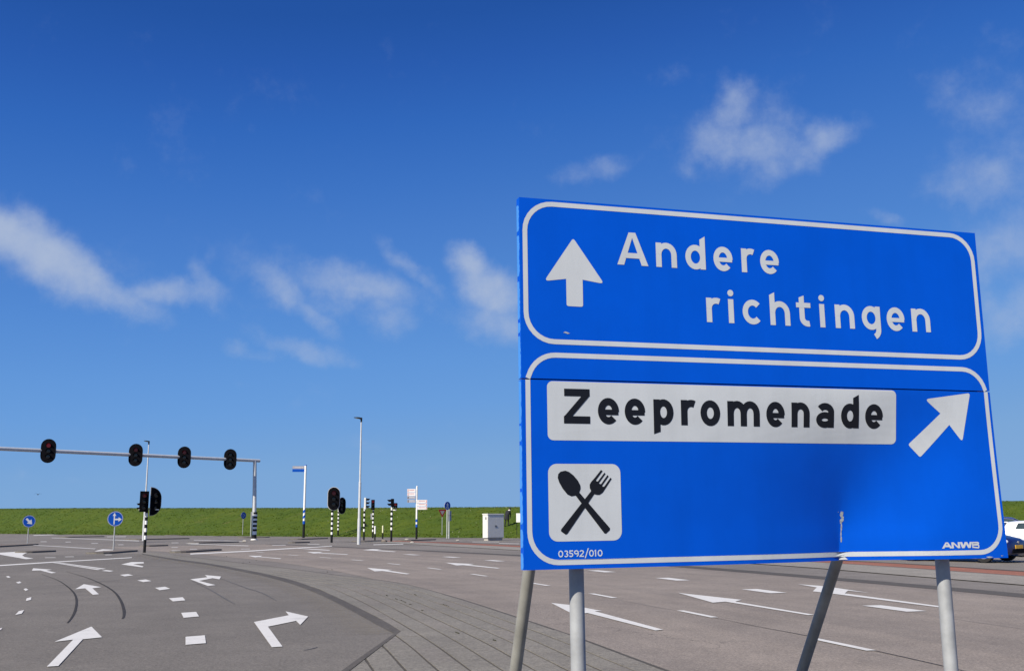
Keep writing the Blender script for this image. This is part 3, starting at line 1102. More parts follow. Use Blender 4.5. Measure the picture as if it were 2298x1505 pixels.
# grass tufts and pale flowers over the slope
gv, gf, fv, ff = [], [], [], []
seg = [(a, b) for a, b in zip(fine_foot[:-1], fine_foot[1:]) if a.x > -120 and a.x < 62]
for i in range(34000):
    a, b = random.choice(seg)
    p = a.lerp(b, random.random())
    t = (b - a).normalized()
    n = Vector((-t.y, t.x))
    d = random.uniform(-0.15, 12.5) if random.random() < 0.8 else random.uniform(-0.25, 1.2)
    q = p + n * d
    z = prof(max(0, d)) * crest_h(p.x) - 0.03
    h = random.uniform(0.04, 0.11)
    for _ in range(3):
        an = random.uniform(0, math.pi)
        w = random.uniform(0.02, 0.06)
        ox, oy = random.uniform(-0.1, 0.1), random.uniform(-0.1, 0.1)
        lx, ly = random.uniform(-0.09, 0.09), random.uniform(-0.09, 0.09)
        c, s_ = math.cos(an) * w, math.sin(an) * w
        k = len(gv)
        gv += [(q.x + ox - c, q.y + oy - s_, z), (q.x + ox + c, q.y + oy + s_, z), (q.x + ox + lx, q.y + oy + ly, z + h)]
        gf.append((k, k + 1, k + 2))
    if i % 50 == 0 and q.x > -20:
        k = len(fv)
        r = random.uniform(0.015, 0.035)
        zz = z + h
        fv += [(q.x - r, q.y, zz), (q.x, q.y - r, zz), (q.x + r, q.y, zz), (q.x, q.y + r, zz), (q.x, q.y, zz + r), (q.x, q.y, zz - r)]
        ff += [(k, k + 1, k + 4), (k + 1, k + 2, k + 4), (k + 2, k + 3, k + 4), (k + 3, k, k + 4), (k + 1, k, k + 5), (k + 2, k + 1, k + 5), (k + 3, k + 2, k + 5), (k, k + 3, k + 5)]
gt = MB().add(gv, gf).build('grass_tufts', M['grass'], smooth=False, fix=False)
tag(gt, 'short green grass covering the slope of the dike', 'grass', kind='stuff')
fl = MB().add(fv, ff).build('wild_flowers', M['petal'], smooth=False, fix=False)
tag(fl, 'tiny pale wild flowers scattered over the grassy dike', 'flowers', kind='stuff')

# ------------------------------------------------------------------ the big direction sign
yaw, srol = 0.28465, -0.00687
se = Vector((math.cos(yaw), math.sin(yaw), 0)).normalized()
sn = Vector((math.sin(yaw), -math.cos(yaw), 0))
sup = (Vector((0, 0, 1)) + srol * se).normalized()
sex = (se - Vector((0, 0, srol))).normalized()
sign = thing('direction_sign', 'big blue direction board reading Andere richtingen and Zeepromenade, on four grey tubes', 'sign', (0.061, 5.1, 0.0))
sback = -sn
sign.matrix_world = Matrix(((sex.x, sback.x, sup.x, 0.061), (sex.y, sback.y, sup.y, 5.1), (sex.z, sback.z, sup.z, 0.0), (0, 0, 0, 1)))
SZ, SW, SH, SEAM = 1.2117, 2.8256, 1.8835, 0.937


def dent(u, v):
    """how far the lower panel is pushed back at (u, v)"""
    if v >= SEAM:
        return 0.0
    du = u - (1.868 + 0.02 * v)
    soft = 0.004 + 0.55 * max(0.0, v - 0.12)
    ad = math.sqrt(du * du + soft * soft) - soft
    g = max(0.0, 1 - v / 0.92)
    gs = g * g * (3 - 2 * g)
    if du < 0:
        return 0.165 * gs * math.exp(-ad / 0.5)
    f = min(1.0, du / 0.35)
    q = 1 - 1.95 * ad
    if q < 0.15:
        q = 0.15 - 0.3 * (1 - math.exp((q - 0.15) / 0.3))
    return 0.165 * (gs * (1 - f) + g * f) * q


def sv(u, v, w=0.0):
    """sign coordinates to local: w metres proud of the face"""
    return (u, dent(u, v) - w, SZ + v)


def panel(name, v0, v1, parent, m):
    us = sorted(set([0, SW] + [round(x, 3) for x in np.linspace(0, SW, 60)] + [1.846, 1.859, 1.866, 1.869, 1.873, 1.878, 1.886, 1.90]))
    vsl = list(np.linspace(v0, v1, 28))
    b = MB()
    nu = len(us)
    V = [sv(u, v) for v in vsl for u in us]
    Fs = [(j * nu + i, j * nu + i + 1, (j + 1) * nu + i + 1, (j + 1) * nu + i) for j in range(len(vsl) - 1) for i in range(nu - 1)]
    b.add(V, Fs)
    # folded rim 32 mm deep all round
    loop = [(u, v0) for u in us] + [(SW, v) for v in vsl[1:]] + [(u, v1) for u in reversed(us[:-1])] + [(0, v) for v in reversed(vsl[1:-1])]
    fr = [sv(u, v) for u, v in loop]
    bk = [(p[0], p[1] + 0.050, p[2]) for p in fr]
    ins = []
    for (u, v), p in zip(loop, bk):
        iu, iv = min(max(u, 0.03), SW - 0.03), min(max(v, v0 + 0.03), v1 - 0.03)
        ins.append((iu, p[1], SZ + iv))
    nl = len(loop)
    o = len(b.v)
    b.v += fr + bk + ins
    for i in range(nl):
        j = (i + 1) % nl
        b.f.append((o + j, o + i, o + nl + i, o + nl + j))
        b.f.append((o + nl + j, o + nl + i, o + 2 * nl + i, o + 2 * nl + j))
    ob = b.build(name, m, parent, smooth=True, fix=False)
    return ob


up_panel = panel('upper_panel', SEAM + 0.0035, SH, sign, M['blue'])
lo_panel = panel('lower_panel', 0.0, SEAM - 0.0035, sign, M['blue'])


def flat(name, polys, parent, m, w=0.0012, step=0.0002, sub=0.06):
    """printed shapes: polygons in sign coordinates laid on the face, following the dent"""
    b = MB()
    for k, P in enumerate(polys):
        # refine the outline and the inside so that the print follows the bent sheet
        bm = bmesh.new()
        tris = tessellate_polygon([[Vector((p[0], p[1], 0)) for p in P]])
        vv = [bm.verts.new((p[0], p[1], 0)) for p in P]
        for t in tris:
            try:
                bm.faces.new([vv[i] for i in t])
            except ValueError:
                pass
        if min(p[1] for p in P) < 0.9 and sub:
            for _ in range(6):
                le = [e for e in bm.edges if e.calc_length() > sub and max(v.co.x for v in e.verts) > 0.7]
                if not le:
                    break
                bmesh.ops.subdivide_edges(bm, edges=le, cuts=1, use_grid_fill=False)
                bmesh.ops.triangulate(bm, faces=[f for f in bm.faces if len(f.verts) > 3])
        bm.verts.index_update()
        V = [sv(v.co.x, v.co.y, w + step * k) for v in bm.verts]
        Fs = []
        for f in bm.faces:
            ix = [v.index for v in f.verts]
            if f.normal.length == 0:
                f.normal_update()
            a = sum((f.verts[i].co.x * f.verts[(i + 1) % len(ix)].co.y - f.verts[(i + 1) % len(ix)].co.x * f.verts[i].co.y) for i in range(len(ix)))
            Fs.append(tuple(ix) if a > 0 else tuple(reversed(ix)))
        b.add(V, Fs)
        bm.free()
    return b.build(name, m, parent, smooth=False, fix=False)


def arcp(cx, cy, rx, ry, a0, a1, n=14):
    return [(cx + rx * math.cos(R(a0 + (a1 - a0) * i / n)), cy + ry * math.sin(R(a0 + (a1 - a0) * i / n))) for i in range(n + 1)]


def stroke(pts, t, closed=False, cut0=0.0, cut1=0.0):
    """polygons of a stroke of width t along a centre line (as a chain of quads sharing mitred joints)"""
    P = []
    for p in pts:
        if not P or (Vector(p) - P[-1]).length > 0.004 * max(t, 0.05):
            P.append(Vector(p))
    n = len(P)
    Lf, Rt = [], []
    for i in range(n):
        if closed:
            a, b = P[(i - 1) % n], P[(i + 1) % n]
            d0, d1 = (P[i] - a).normalized(), (b - P[i]).normalized()
        else:
            d0 = (P[i] - P[i - 1]).normalized() if i > 0 else (P[1] - P[0]).normalized()
            d1 = (P[i + 1] - P[i]).normalized() if i < n - 1 else d0
        m = (d0 + d1)
        m = m.normalized() if m.length > 1e-6 else d0
        nn = Vector((-m.y, m.x))
        k = max(0.35, abs(nn.dot(Vector((-d0.y, d0.x)))))
        sh = Vector((0, 0))
        sl = 0.0
        if not closed and i == 0:
            sl = cut0
        if not closed and i == n - 1:
            sl = cut1
        Lf.append(P[i] + nn * (t / 2 / k) + m * sl * t / 2)
        Rt.append(P[i] - nn * (t / 2 / k) - m * sl * t / 2)
    if closed:
        half = n // 2
        A = [i % n for i in range(0, half + 1)]
        B = [i % n for i in range(half, n + 1)]
        return [[Lf[i] for i in A] + [Rt[i] for i in reversed(A)], [Lf[i] for i in B] + [Rt[i] for i in reversed(B)]]
    return [Lf + list(reversed(Rt))]


def ring(cx, cy, rx, ry, t, n=26):
    return stroke(arcp(cx, cy, rx, ry, 0, 360, n)[:-1], t, closed=True)


def glyph(ch, w, t, xh=0.75):
    """letter outlines in cap-height units, w wide"""
    h = t / 2
    rx, ry = (w - t) / 2, (xh - t) / 2
    ov = 0.009
    g = []
    rect = lambda x0, y0, x1, y1: [(x0, y0), (x1, y0), (x1, y1), (x0, y1)]
    arch_y = xh - h - rx * 1.12 + ov
    if ch == 'A':
        g = [[(0, 0), (1.2 * t, 0), (w / 2 + 0.3 * t, 1), (w / 2 - 0.6 * t, 1)], [(w - 1.2 * t, 0), (w, 0), (w / 2 + 0.6 * t, 1), (w / 2 - 0.3 * t, 1)], rect(0.24 * w, 0.21, 0.76 * w, 0.21 + 0.9 * t)]
    elif ch in 'nhr':
        top = xh if ch != 'h' else 1.0
        g = [[(0, 0), (t, 0), (t, top + (0.03 if ch == 'h' else 0)), (0, top - (0.06 if ch == 'h' else 0))]]
        if ch == 'r':
            rr = w - t * 0.55
            g += stroke([(h, xh - h - rr * 0.62)] + arcp(h + rr * 0.62, xh - h - rr * 0.62 + ov, rr * 0.62, rr * 0.62, 170, 62, 8), t, cut1=0.0)
        else:
            g += stroke(arcp(w / 2, arch_y, rx, rx * 1.12, 178, 0, 14) + [(w - h, 0)], t)
    elif ch == 'm':
        r2 = (w - t) / 4
        ay = xh - h - r2 * 1.25 + ov
        g = [rect(0, 0, t, xh)] + stroke(arcp(h + r2, ay, r2, r2 * 1.25, 178, 0, 12) + [(h + 2 * r2, 0)], t) + stroke(arcp(h + 3 * r2, ay, r2, r2 * 1.25, 178, 0, 12) + [(h + 4 * r2, 0)], t)
    elif ch == 'd':
        g = ring(w / 2, xh / 2, rx, ry + ov, t) + [[(w - t, 0), (w, 0), (w, 1.04), (w - t, 0.93)]]
    elif ch == 'p':
        g = ring(w / 2, xh / 2, rx, ry + ov, t) + [[(0, -0.27), (t, -0.20), (t, xh), (0, xh)]]
    elif ch == 'g':
        g = ring(w / 2, xh / 2, rx, ry + ov, t) + stroke([(w - h, xh), (w - h, 0.02)] + arcp(w - h - 0.26, 0.0, 0.26, 0.25, -5, -62, 7), t)
    elif ch == 'o':
        g = ring(w / 2, xh / 2, rx, ry + ov, t)
    elif ch == 'e':
        g = stroke(arcp(w / 2, xh / 2, rx, ry + ov, -4, 316, 30), t) + [rect(h, xh * 0.5 - t * 0.52, w - h * 0.2, xh * 0.5 + t * 0.22)]
    elif ch == 'c':
        g = stroke(arcp(w / 2 + 0.01, xh / 2, rx + 0.02, ry + ov, 44, 316, 28), t)
    elif ch == 'i':
        x0 = (w - t) / 2
        g = [rect(x0, 0, x0 + t, xh - 0.01), arcp(w / 2, 0.93, t * 0.56, t * 0.56, 0, 345, 15)]
    elif ch == 't':
        sx_ = 0.37 * w
        g = [[(sx_ - h, 0.25), (sx_ + h, 0.25), (sx_ + h, 0.98), (sx_ - h, 0.91)]] + stroke([(sx_, 0.4), (sx_, 0.27)] + arcp(sx_ + 0.2, 0.27, 0.2, 0.27 - h, 180, 285, 9), t) + [rect(0, xh - 0.86 * t, w * 0.95, xh)]
    elif ch == 'a':
        bh = 0.25
        g = stroke(arcp(w * 0.5, xh - 0.27, w * 0.5 - h, 0.27 - h + ov, 148, 0, 14) + [(w - h, 0)], t) + ring(w * 0.5 - 0.01, bh - 0.012, w * 0.5 - h, bh - h, t * 0.92)
    elif ch == 'Z':
        g = [rect(0.02, 1 - t, w, 1), rect(0, 0, w, t), [(0.0, t * 0.9), (0.24, t * 0.9), (w, 1 - t * 0.9), (w - 0.24, 1 - t * 0.9)]]
    elif ch == '0':
        g = ring(w / 2, 0.5, w / 2 - h, 0.5 - h, t)
    elif ch == '1':
        g = [rect(w * 0.45 - h, 0, w * 0.45 + h, 1), [(w * 0.45, 1), (w * 0.45, 1 - t * 1.3), (0.02, 0.74), (0.02, 0.74 + t)]]
    elif ch == '2':
        g = stroke(arcp(w / 2, 0.70, w / 2 - h, 0.30 - h, 165, -25, 14) + [(h, h)], t) + [rect(0, 0, w, t)]
    elif ch == '3':
        g = stroke(arcp(w / 2, 0.735, w / 2 - h - 0.02, 0.265 - h, 150, -80, 14), t) + stroke(arcp(w / 2, 0.28, w / 2 - h, 0.28 - h, 85, -150, 14), t)
    elif ch == '5':
        g = [rect(0.08, 1 - t, w * 0.95, 1)] + stroke([(0.08 + h, 1), (0.06 + h, 0.5)], t) + stroke(arcp(w / 2 - 0.02, 0.32, w / 2 - h, 0.32 - h, 125, -150, 16), t)
    elif ch == '9':
        g = ring(w / 2, 0.69, w / 2 - h, 0.31 - h, t) + stroke([(w - h, 0.70), (w - h, 0.45)] + arcp(w / 2 - 0.05, 0.42, w / 2 + 0.05 - h, 0.42 - h, 0, -75, 9), t)
    elif ch == '/':
        g = [[(0, -0.2), (t, -0.2), (w, 1.25), (w - t, 1.25)]]
    elif ch == 'N':
        g = [rect(0, 0, t, 1), rect(w - t, 0, w, 1), [(t * 0.1, 1), (t * 1.05, 1), (w - t * 0.1, 0), (w - t * 1.05, 0)]]
    elif ch == 'W':
        q = w / 4
        for k in range(4):
            x0, x1 = (k * q, (k + 1) * q)
            ya, yb = (1, 0) if k % 2 == 0 else (0, 1)
            s_ = t * 0.52
            x0 = x0 + s_ * (0.9 if k == 0 else 0)
            x1 = x1 - s_ * (0.9 if k == 3 else 0)
            g.append([(x0 - s_, ya), (x0 + s_, ya), (x1 + s_, yb), (x1 - s_, yb)])
    elif ch == 'B':
        g = [rect(0, 0, t, 1)] + stroke([(t * 0.5, 1 - h)] + arcp(w - 0.27 - h * 0.6, 0.75, 0.22, 0.25 - h, 90, -90, 10) + [(t * 0.5, 0.5)], t * 0.98) + stroke([(t * 0.5, 0.5)] + arcp(w - 0.27, 0.25, 0.27 - h, 0.25, 90, -90, 10)[1:-1] + [(t * 0.5, h)], t * 0.98)
    return g


def letters(seq, base, cap, t, m, parent, w=0.0014):
    for ch, u, wd in seq:
        g = glyph(ch, wd / cap, t)
        flat('letter', [[(u + p[0] * cap, base + p[1] * cap) for p in P] for P in g], parent, m, w=w, sub=0.05)


letters([('A', 0.535, 0.177), ('n', 0.758, 0.121), ('d', 0.93, 0.119), ('e', 1.097, 0.115), ('r', 1.266, 0.083), ('e', 1.381, 0.116)], 1.557, 0.178, 0.180, M['white_sheet'], up_panel)
letters([('r', 1.041, 0.087), ('i', 1.168, 0.04), ('c', 1.259, 0.116), ('h', 1.424, 0.123), ('t', 1.588, 0.095), ('i', 1.729, 0.042), ('n', 1.832, 0.123), ('g', 2.004, 0.121), ('e', 2.167, 0.118), ('n', 2.333, 0.124)], 1.270, 0.178, 0.180, M['white_sheet'], up_panel)


def rrect(u0, v0, u1, v1, r, n=6):
    out = []
    for cx, cy, a in ((u1 - r, v1 - r, 0), (u0 + r, v1 - r, 90), (u0 + r, v0 + r, 180), (u1 - r, v0 + r, 270)):
        out += arcp(cx, cy, r, r, a, a + 90, n)
    return out


def rounded(P, r):
    """polygon with its convex corners rounded"""
    n = len(P)
    out = []
    for i in range(n):
        a, b, c = Vector(P[i - 1]), Vector(P[i]), Vector(P[(i + 1) % n])
        d0, d1 = (a - b).normalized(), (c - b).normalized()
        cr = (b - a).x * (c - b).y - (b - a).y * (c - b).x
        if cr > 0 or r <= 0:
            out.append(tuple(b))
            continue
        ang = d0.angle(d1)
        q = min(r / math.tan(ang / 2), 0.4 * min((a - b).length, (c - b).length))
        p0, p1 = b + d0 * q, b + d1 * q
        for k in range(6):
            s = k / 5
            out.append(tuple((1 - s) ** 2 * p0 + 2 * s * (1 - s) * b + s * s * p1))
    return out


LW = 0.0255
# border of the upper field
u0, u1, v0, v1, rr = 0.028, 2.792, 1.131, 1.858, 0.15
flat('border_line', stroke(rrect(u0, v0, u1, v1, rr, 8), LW, closed=True), up_panel, M['white_sheet'], w=0.001)
# border of the lower field, cut by the joint between the panels
u0, u1, v0, v1 = 0.0325, 2.797, 0.033, 1.062
topc = [(u1, SEAM + 0.0035)] + arcp(u1 - rr, v1 - rr, rr, rr, -8 if v1 - rr < SEAM else 0, 90, 9)[1:] + arcp(u0 + rr, v1 - rr, rr, rr, 90, 172, 9) + [(u0, SEAM + 0.0035)]
topc = [p for p in topc if p[1] >= SEAM + 0.0034]
flat('border_line', stroke(topc, LW), up_panel, M['white_sheet'], w=0.001)
botc = [(u0, SEAM - 0.0036)] + arcp(u0 + rr, v0 + rr, rr, rr, 180, 270, 9) + [(x_, v0) for x_ in np.linspace(u0 + rr + 0.06, u1 - rr - 0.06, 40)] + arcp(u1 - rr, v0 + rr, rr, rr, 270, 360, 9) + [(u1, SEAM - 0.0036)]
flat('border_line', stroke(botc, LW), lo_panel, M['white_sheet'], w=0.001)
flat('arrow_symbol', [rounded([(0.2912, 1.684), (0.458, 1.447), (0.3382, 1.4632), (0.3373, 1.3193), (0.2472, 1.3198), (0.2476, 1.463), (0.128, 1.4449)], 0.012)], up_panel, M['white_sheet'])
flat('arrow_symbol', [rounded([(2.688, 0.9255), (2.608, 0.645), (2.5338, 0.7416), (2.3388, 0.5586), (2.2677, 0.6298), (2.4804, 0.8052), (2.382, 0.884)], 0.012)], lo_panel, M['white_sheet'])
plate = flat('name_field', [rrect(0.133, 0.631, 2.192, 0.9285, 0.03)], lo_panel, M['white_sheet'], w=0.001)
letters([('Z', 0.22, 0.141), ('e', 0.404, 0.115), ('e', 0.551, 0.114), ('p', 0.712, 0.113), ('r', 0.868, 0.086), ('o', 0.98, 0.115), ('m', 1.138, 0.192), ('e', 1.37, 0.112), ('n', 1.524, 0.112), ('a', 1.677, 0.112), ('d', 1.833, 0.115), ('e', 1.989, 0.116)], 0.716, 0.176, 0.212, M['black_sheet'], plate, w=0.002)
picto = flat('pictogram_field', [rrect(0.132, 0.134, 0.520, 0.514, 0.045)], lo_panel, M['white_sheet'], w=0.001)
SPOON = [(0.2231, 0.4804), (0.2428, 0.4737), (0.2659, 0.4568), (0.2871, 0.4332), (0.301, 0.4078), (0.3025, 0.391), (0.2948, 0.3725), (0.4557, 0.1947), (0.4536, 0.1846), (0.4331, 0.1682), (0.424, 0.17), (0.2746, 0.3574), (0.2529, 0.3535), (0.2316, 0.3627), (0.2071, 0.3913), (0.1897, 0.4215), (0.1819, 0.445), (0.1851, 0.4635), (0.1979, 0.4753)]
FORK = [(0.2187, 0.1665), (0.1942, 0.1833), (0.1943, 0.1916), (0.3584, 0.379), (0.3515, 0.3942), (0.3512, 0.4111), (0.3595, 0.4246), (0.3782, 0.4433), (0.4141, 0.4841), (0.4221, 0.479), (0.3853, 0.4331), (0.3906, 0.4263), (0.3969, 0.428), (0.4321, 0.4705), (0.4382, 0.4654), (0.4014, 0.4195), (0.4068, 0.4137), (0.4134, 0.4144), (0.4484, 0.4586), (0.4548, 0.4528), (0.4183, 0.4059), (0.4229, 0.4001), (0.4299, 0.4014), (0.4646, 0.4456), (0.4711, 0.4398), (0.4279, 0.3804), (0.4203, 0.3703), (0.4035, 0.3602), (0.3889, 0.3602), (0.3744, 0.3637), (0.2277, 0.1713)]
flat('spoon_symbol', [SPOON], picto, M['black_sheet'], w=0.002)
flat('fork_symbol', [FORK], picto, M['black_sheet'], w=0.0023)
# serial number and maker's mark
nx, out_ = 0.178, []
for ch, wd in zip('03592/010', (0.027, 0.024, 0.024, 0.026, 0.025, 0.024, 0.026, 0.014, 0.027)):
    out_.append((ch, nx, wd))
    nx += wd + (0.0035 if ch != '/' else 0.001) - (0.006 if ch == '2' and False else 0)
sc_ = (0.412 - 0.178) / (nx - 0.0035 - 0.178)
for ch, u, wd in out_:
    g = glyph(ch, wd * sc_ / 0.033, 0.17)
    flat('letter', [[(0.178 + (u - 0.178) * sc_ + p[0] * 0.033, 0.0575 + p[1] * 0.033) for p in P] for P in g], lo_panel, M['pale_ink'], w=0.0012)
for ch, u, wd in (('A', 2.4105, 0.062), ('N', 2.4685, 0.052), ('W', 2.521, 0.076), ('B', 2.597, 0.046)):
    g = glyph(ch, wd / 0.033, 0.36 if ch == 'A' else 0.40 if ch == 'N' else 0.44 if ch == 'W' else 0.24)
    flat('letter', [[(u + p[0] * 0.033, 0.058 + p[1] * 0.033) for p in P] for P in g], lo_panel, M['white_sheet'], w=0.0012)
# chipped paint: on the face, along the crease and along the left edge
def chip_poly(cu, cv_, ru, rv, n=9):
    return [(cu + ru * random.uniform(0.55, 1.1) * math.cos(2 * math.pi * i / n), cv_ + rv * random.uniform(0.55, 1.1) * math.sin(2 * math.pi * i / n)) for i in range(n)]


flat('paint_chip', [[(0.2251, 1.1794), (0.235, 1.186), (0.2445, 1.1848), (0.262, 1.1772), (0.2491, 1.1734), (0.237, 1.178)]], up_panel, M['chip'])
CS = 0.085
cr = [chip_poly(1.7945, 0.25, 0.012, 0.02), chip_poly(1.800, 0.225, 0.011, 0.018), chip_poly(1.791, 0.21, 0.007, 0.02), chip_poly(1.7955, 0.18, 0.005, 0.025), chip_poly(1.794, 0.145, 0.004, 0.024), chip_poly(1.795, 0.112, 0.005, 0.02), chip_poly(1.772, 0.262, 0.003, 0.004)]
for P_ in cr:
    flat('paint_chip', [[(a_ + CS, b_) for a_, b_ in P_]], lo_panel, M['chip'], w=0.0013)
flat('paint_chip', [[(1.864, 0.0405), (1.874, 0.039), (1.9111, 0.0045), (1.884, 0.003), (1.862, 0.0035)]], lo_panel, M['white_sheet'], w=0.0022)
flat('paint_chip', [chip_poly(2.70, 0.006, 0.025, 0.005)], lo_panel, M['chip'])
flat('paint_chip', [chip_poly(2.785, 0.012, 0.009, 0.004)], lo_panel, M['chip'])
# faded paint along the folded left rim, flaked off in places
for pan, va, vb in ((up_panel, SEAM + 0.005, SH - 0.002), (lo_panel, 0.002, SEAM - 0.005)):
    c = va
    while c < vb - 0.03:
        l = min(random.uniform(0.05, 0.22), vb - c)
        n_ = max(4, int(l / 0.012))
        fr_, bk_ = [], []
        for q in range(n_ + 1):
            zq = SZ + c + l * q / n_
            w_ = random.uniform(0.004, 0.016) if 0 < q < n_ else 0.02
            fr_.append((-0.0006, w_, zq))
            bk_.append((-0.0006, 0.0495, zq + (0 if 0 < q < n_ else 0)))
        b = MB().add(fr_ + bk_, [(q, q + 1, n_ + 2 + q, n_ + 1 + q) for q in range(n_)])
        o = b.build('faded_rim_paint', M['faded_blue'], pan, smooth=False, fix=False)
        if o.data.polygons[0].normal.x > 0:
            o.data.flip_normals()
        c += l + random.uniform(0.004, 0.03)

# tubes carrying the board
PB = 0.086 + 0.038
POSTS = (0.313, 2.503)
for u in POSTS:
    MB().tube((u, PB, -0.25), (u, PB, SZ + SH - 0.05), 0.038, 0.038, 28).build('post', M['galv'], sign)
    b = MB()
    bb_, zt_ = (1.40, 2.75) if u < 1 else (1.80, 2.70)
    b.tube((u, PB, zt_), (u, PB + bb_ * 1.06, -0.06 * zt_), 0.036, 0.036, 28)
    b.build('brace', M['galv_warm'], sign)
for v in (0.12, 0.55, SEAM, 1.35, 1.76):
    dv = 0.06 if v < 0.2 else 0.02
    b = MB()
    b.box((SW / 2, 0.064, SZ + v), (SW - 0.08, 0.022, 0.04))
    if v >= SEAM:
        b.build('rail', M['galv'], sign, smooth=False)
for u in POSTS:
    for v in (0.2, 0.75, 1.2, 1.7):
        b = MB()
        for i in range(16):
            a0, a1 = math.pi * i / 15, 0
            pass
        b.tube((u, PB, SZ + v - 0.02), (u, PB, SZ + v + 0.02), 0.042, 0.042, 20)
        b.build('clamp', M['galv'], sign)

# ------------------------------------------------------------------ traffic signals
def stadium(w, h, n=10):
    r = w / 2
    return arcp(0, h / 2 - r, r, r, 0, 180, n) + arcp(0, -h / 2 + r, r, r, 180, 360, n)


def half_stadium(w, h, n=10):
    # left side straight, right side rounded
    r = min(w * 0.95, h / 2)
    return [(-w / 2, h / 2)] + arcp(w / 2 - r, h / 2 - r, r, r, 90, 0, n) + arcp(w / 2 - r, -h / 2 + r, r, r, 0, -90, n) + [(-w / 2, -h / 2)]


def signal_head(parent, loc, rz, board=None, shape=stadium, lens_r=0.10, pitch=0.30, n=3, lit=None, litmat='lens_red', rim=0.0, body_w=0.30, depth=0.22, housing='housing', visor=0.22, label=None):
    """local -Y faces the traffic"""
    hh = pitch * n + 0.06
    h = MB().box((0, 0.0, 0), (body_w, depth, hh), 0.03).build('signal_head', M[housing], parent, loc=loc, rz=rz)
    if label:
        h['label'] = label
    fy = -depth / 2
    if board:
        MB().prism(shape(board[0], board[1]), fy - 0.004, fy + 0.020).build('backboard', M['housing'], h)
        if rim:
            MB().prism(shape(board[0] + 2 * rim, board[1] + 2 * rim), fy + 0.022, fy + 0.034).build('rim', M['rim'], h)
    for i in range(n):
        z = (n - 1) * pitch / 2 - i * pitch
        disc = MB()
        k = 16
        vs = [(0, fy - 0.035, z)] + [(lens_r * math.cos(2 * math.pi * q / k), fy - 0.012, z + lens_r * math.sin(2 * math.pi * q / k)) for q in range(k)]
        disc.add(vs, [(0, 1 + (q + 1) % k, 1 + q) for q in range(k)])
        disc.build('lens', M[litmat] if lit == i else M['lens_dark'], h)
        vz = MB()
        a0, a1, k = -20, 200, 14
        o1, o2 = [], []
        for q in range(k + 1):
            a = R(a0 + (a1 - a0) * q / k)
            ln = visor * (0.55 + 0.45 * max(0, math.sin(a)))
            o1.append((lens_r * 1.12 * math.cos(a), fy - 0.006, z + lens_r * 1.12 * math.sin(a)))
            o2.append((lens_r * 1.08 * math.cos(a), fy - ln, z + lens_r * 1.08 * math.sin(a) - 0.015))
        for rr_ in (1.0, 0.955):
            vz.add([(p[0] * rr_, p[1], z + (p[2] - z) * rr_) for p in o1 + o2], [(q, q + 1, k + 2 + q, k + 1 + q) for q in range(k)])
        vz.build('visor', M['housing'], h, fix=False)
    return h


def zebra(parent, r, h, base, z1, nb, top='white', x=0, y=0):
    """pole with a black foot and black rings between foot and z1"""
    MB().tube((x, y, 0), (x, y, h), r, r * 0.95, 16).build('pole', M[top], parent)
    MB().tube((x, y, 0), (x, y, base), r + 0.004, r + 0.004, 16).build('foot_sleeve', M['black'], parent)
    step = (z1 - base) / nb
    me = MB().tube((0, 0, 0), (0, 0, step * 0.47), r + 0.004, r + 0.004, 16).mesh('band')
    me.materials.append(M['black'])
    for i in range(nb):
        share('band', me, parent, (x, y, base + step * (i + 0.55)))


# --- gantry over the side road
gb_ = G(570, 1211)
gp = thing('signal_gantry', 'grey overhead gantry with black-ringed pole carrying four black traffic signals', 'traffic light', gb_)
gtop = at(572, 1033, gb_.y)
Hb = gtop.z
left = at(0, 1006, gb_.y * 137 / 167 * 1.0)
bd = Vector((left.x - gtop.x, left.y - gtop.y, 0))
bd_l = bd.length
bd.normalize()
rel = lambda p: (p[0] - gb_.x, p[1] - gb_.y, p[2] - gb_.z)
p_r = Vector((gtop.x, gtop.y, Hb)) - bd * 0.45
p_l = Vector((gtop.x, gtop.y, Hb)) + bd * (bd_l + 7.5)
MB().tube(rel(p_r), rel(p_l), 0.125, 0.135, 20).build('beam', M['pole_grey'], gp)
MB().tube((0, 0, 0), (gtop.x - gb_.x, gtop.y - gb_.y, Hb), 0.185, 0.14, 20).build('pole', M['pole_grey'], gp)
MB().tube(rel((p_l.x, p_l.y, 0)), rel(p_l), 0.185, 0.14, 20).build('pole', M['pole_grey'], gp)
MB().tube((0, 0, 0), (0, 0, 0.06), 0.30, 0.30, 16).tube((0, 0, 0.06), (0, 0, 0.10), 0.22, 0.20, 16).build('foot_flange', M['white'], gp)
MB().tube((0, 0, 0.1), (0, 0, 0.42), 0.19, 0.19, 20).build('foot_sleeve', M['black'], gp)
MB().tube((0, 0, 0.42), (0, 0, 2.05), 0.187, 0.183, 20).build('white_sleeve', M['white'], gp)
me = MB().tube((0, 0, 0), (0, 0, 0.17), 0.192, 0.192, 20).mesh('band')
me.materials.append(M['black'])
for i in range(5):
    share('band', me, gp, (0, 0, 0.70 + i * 0.335))
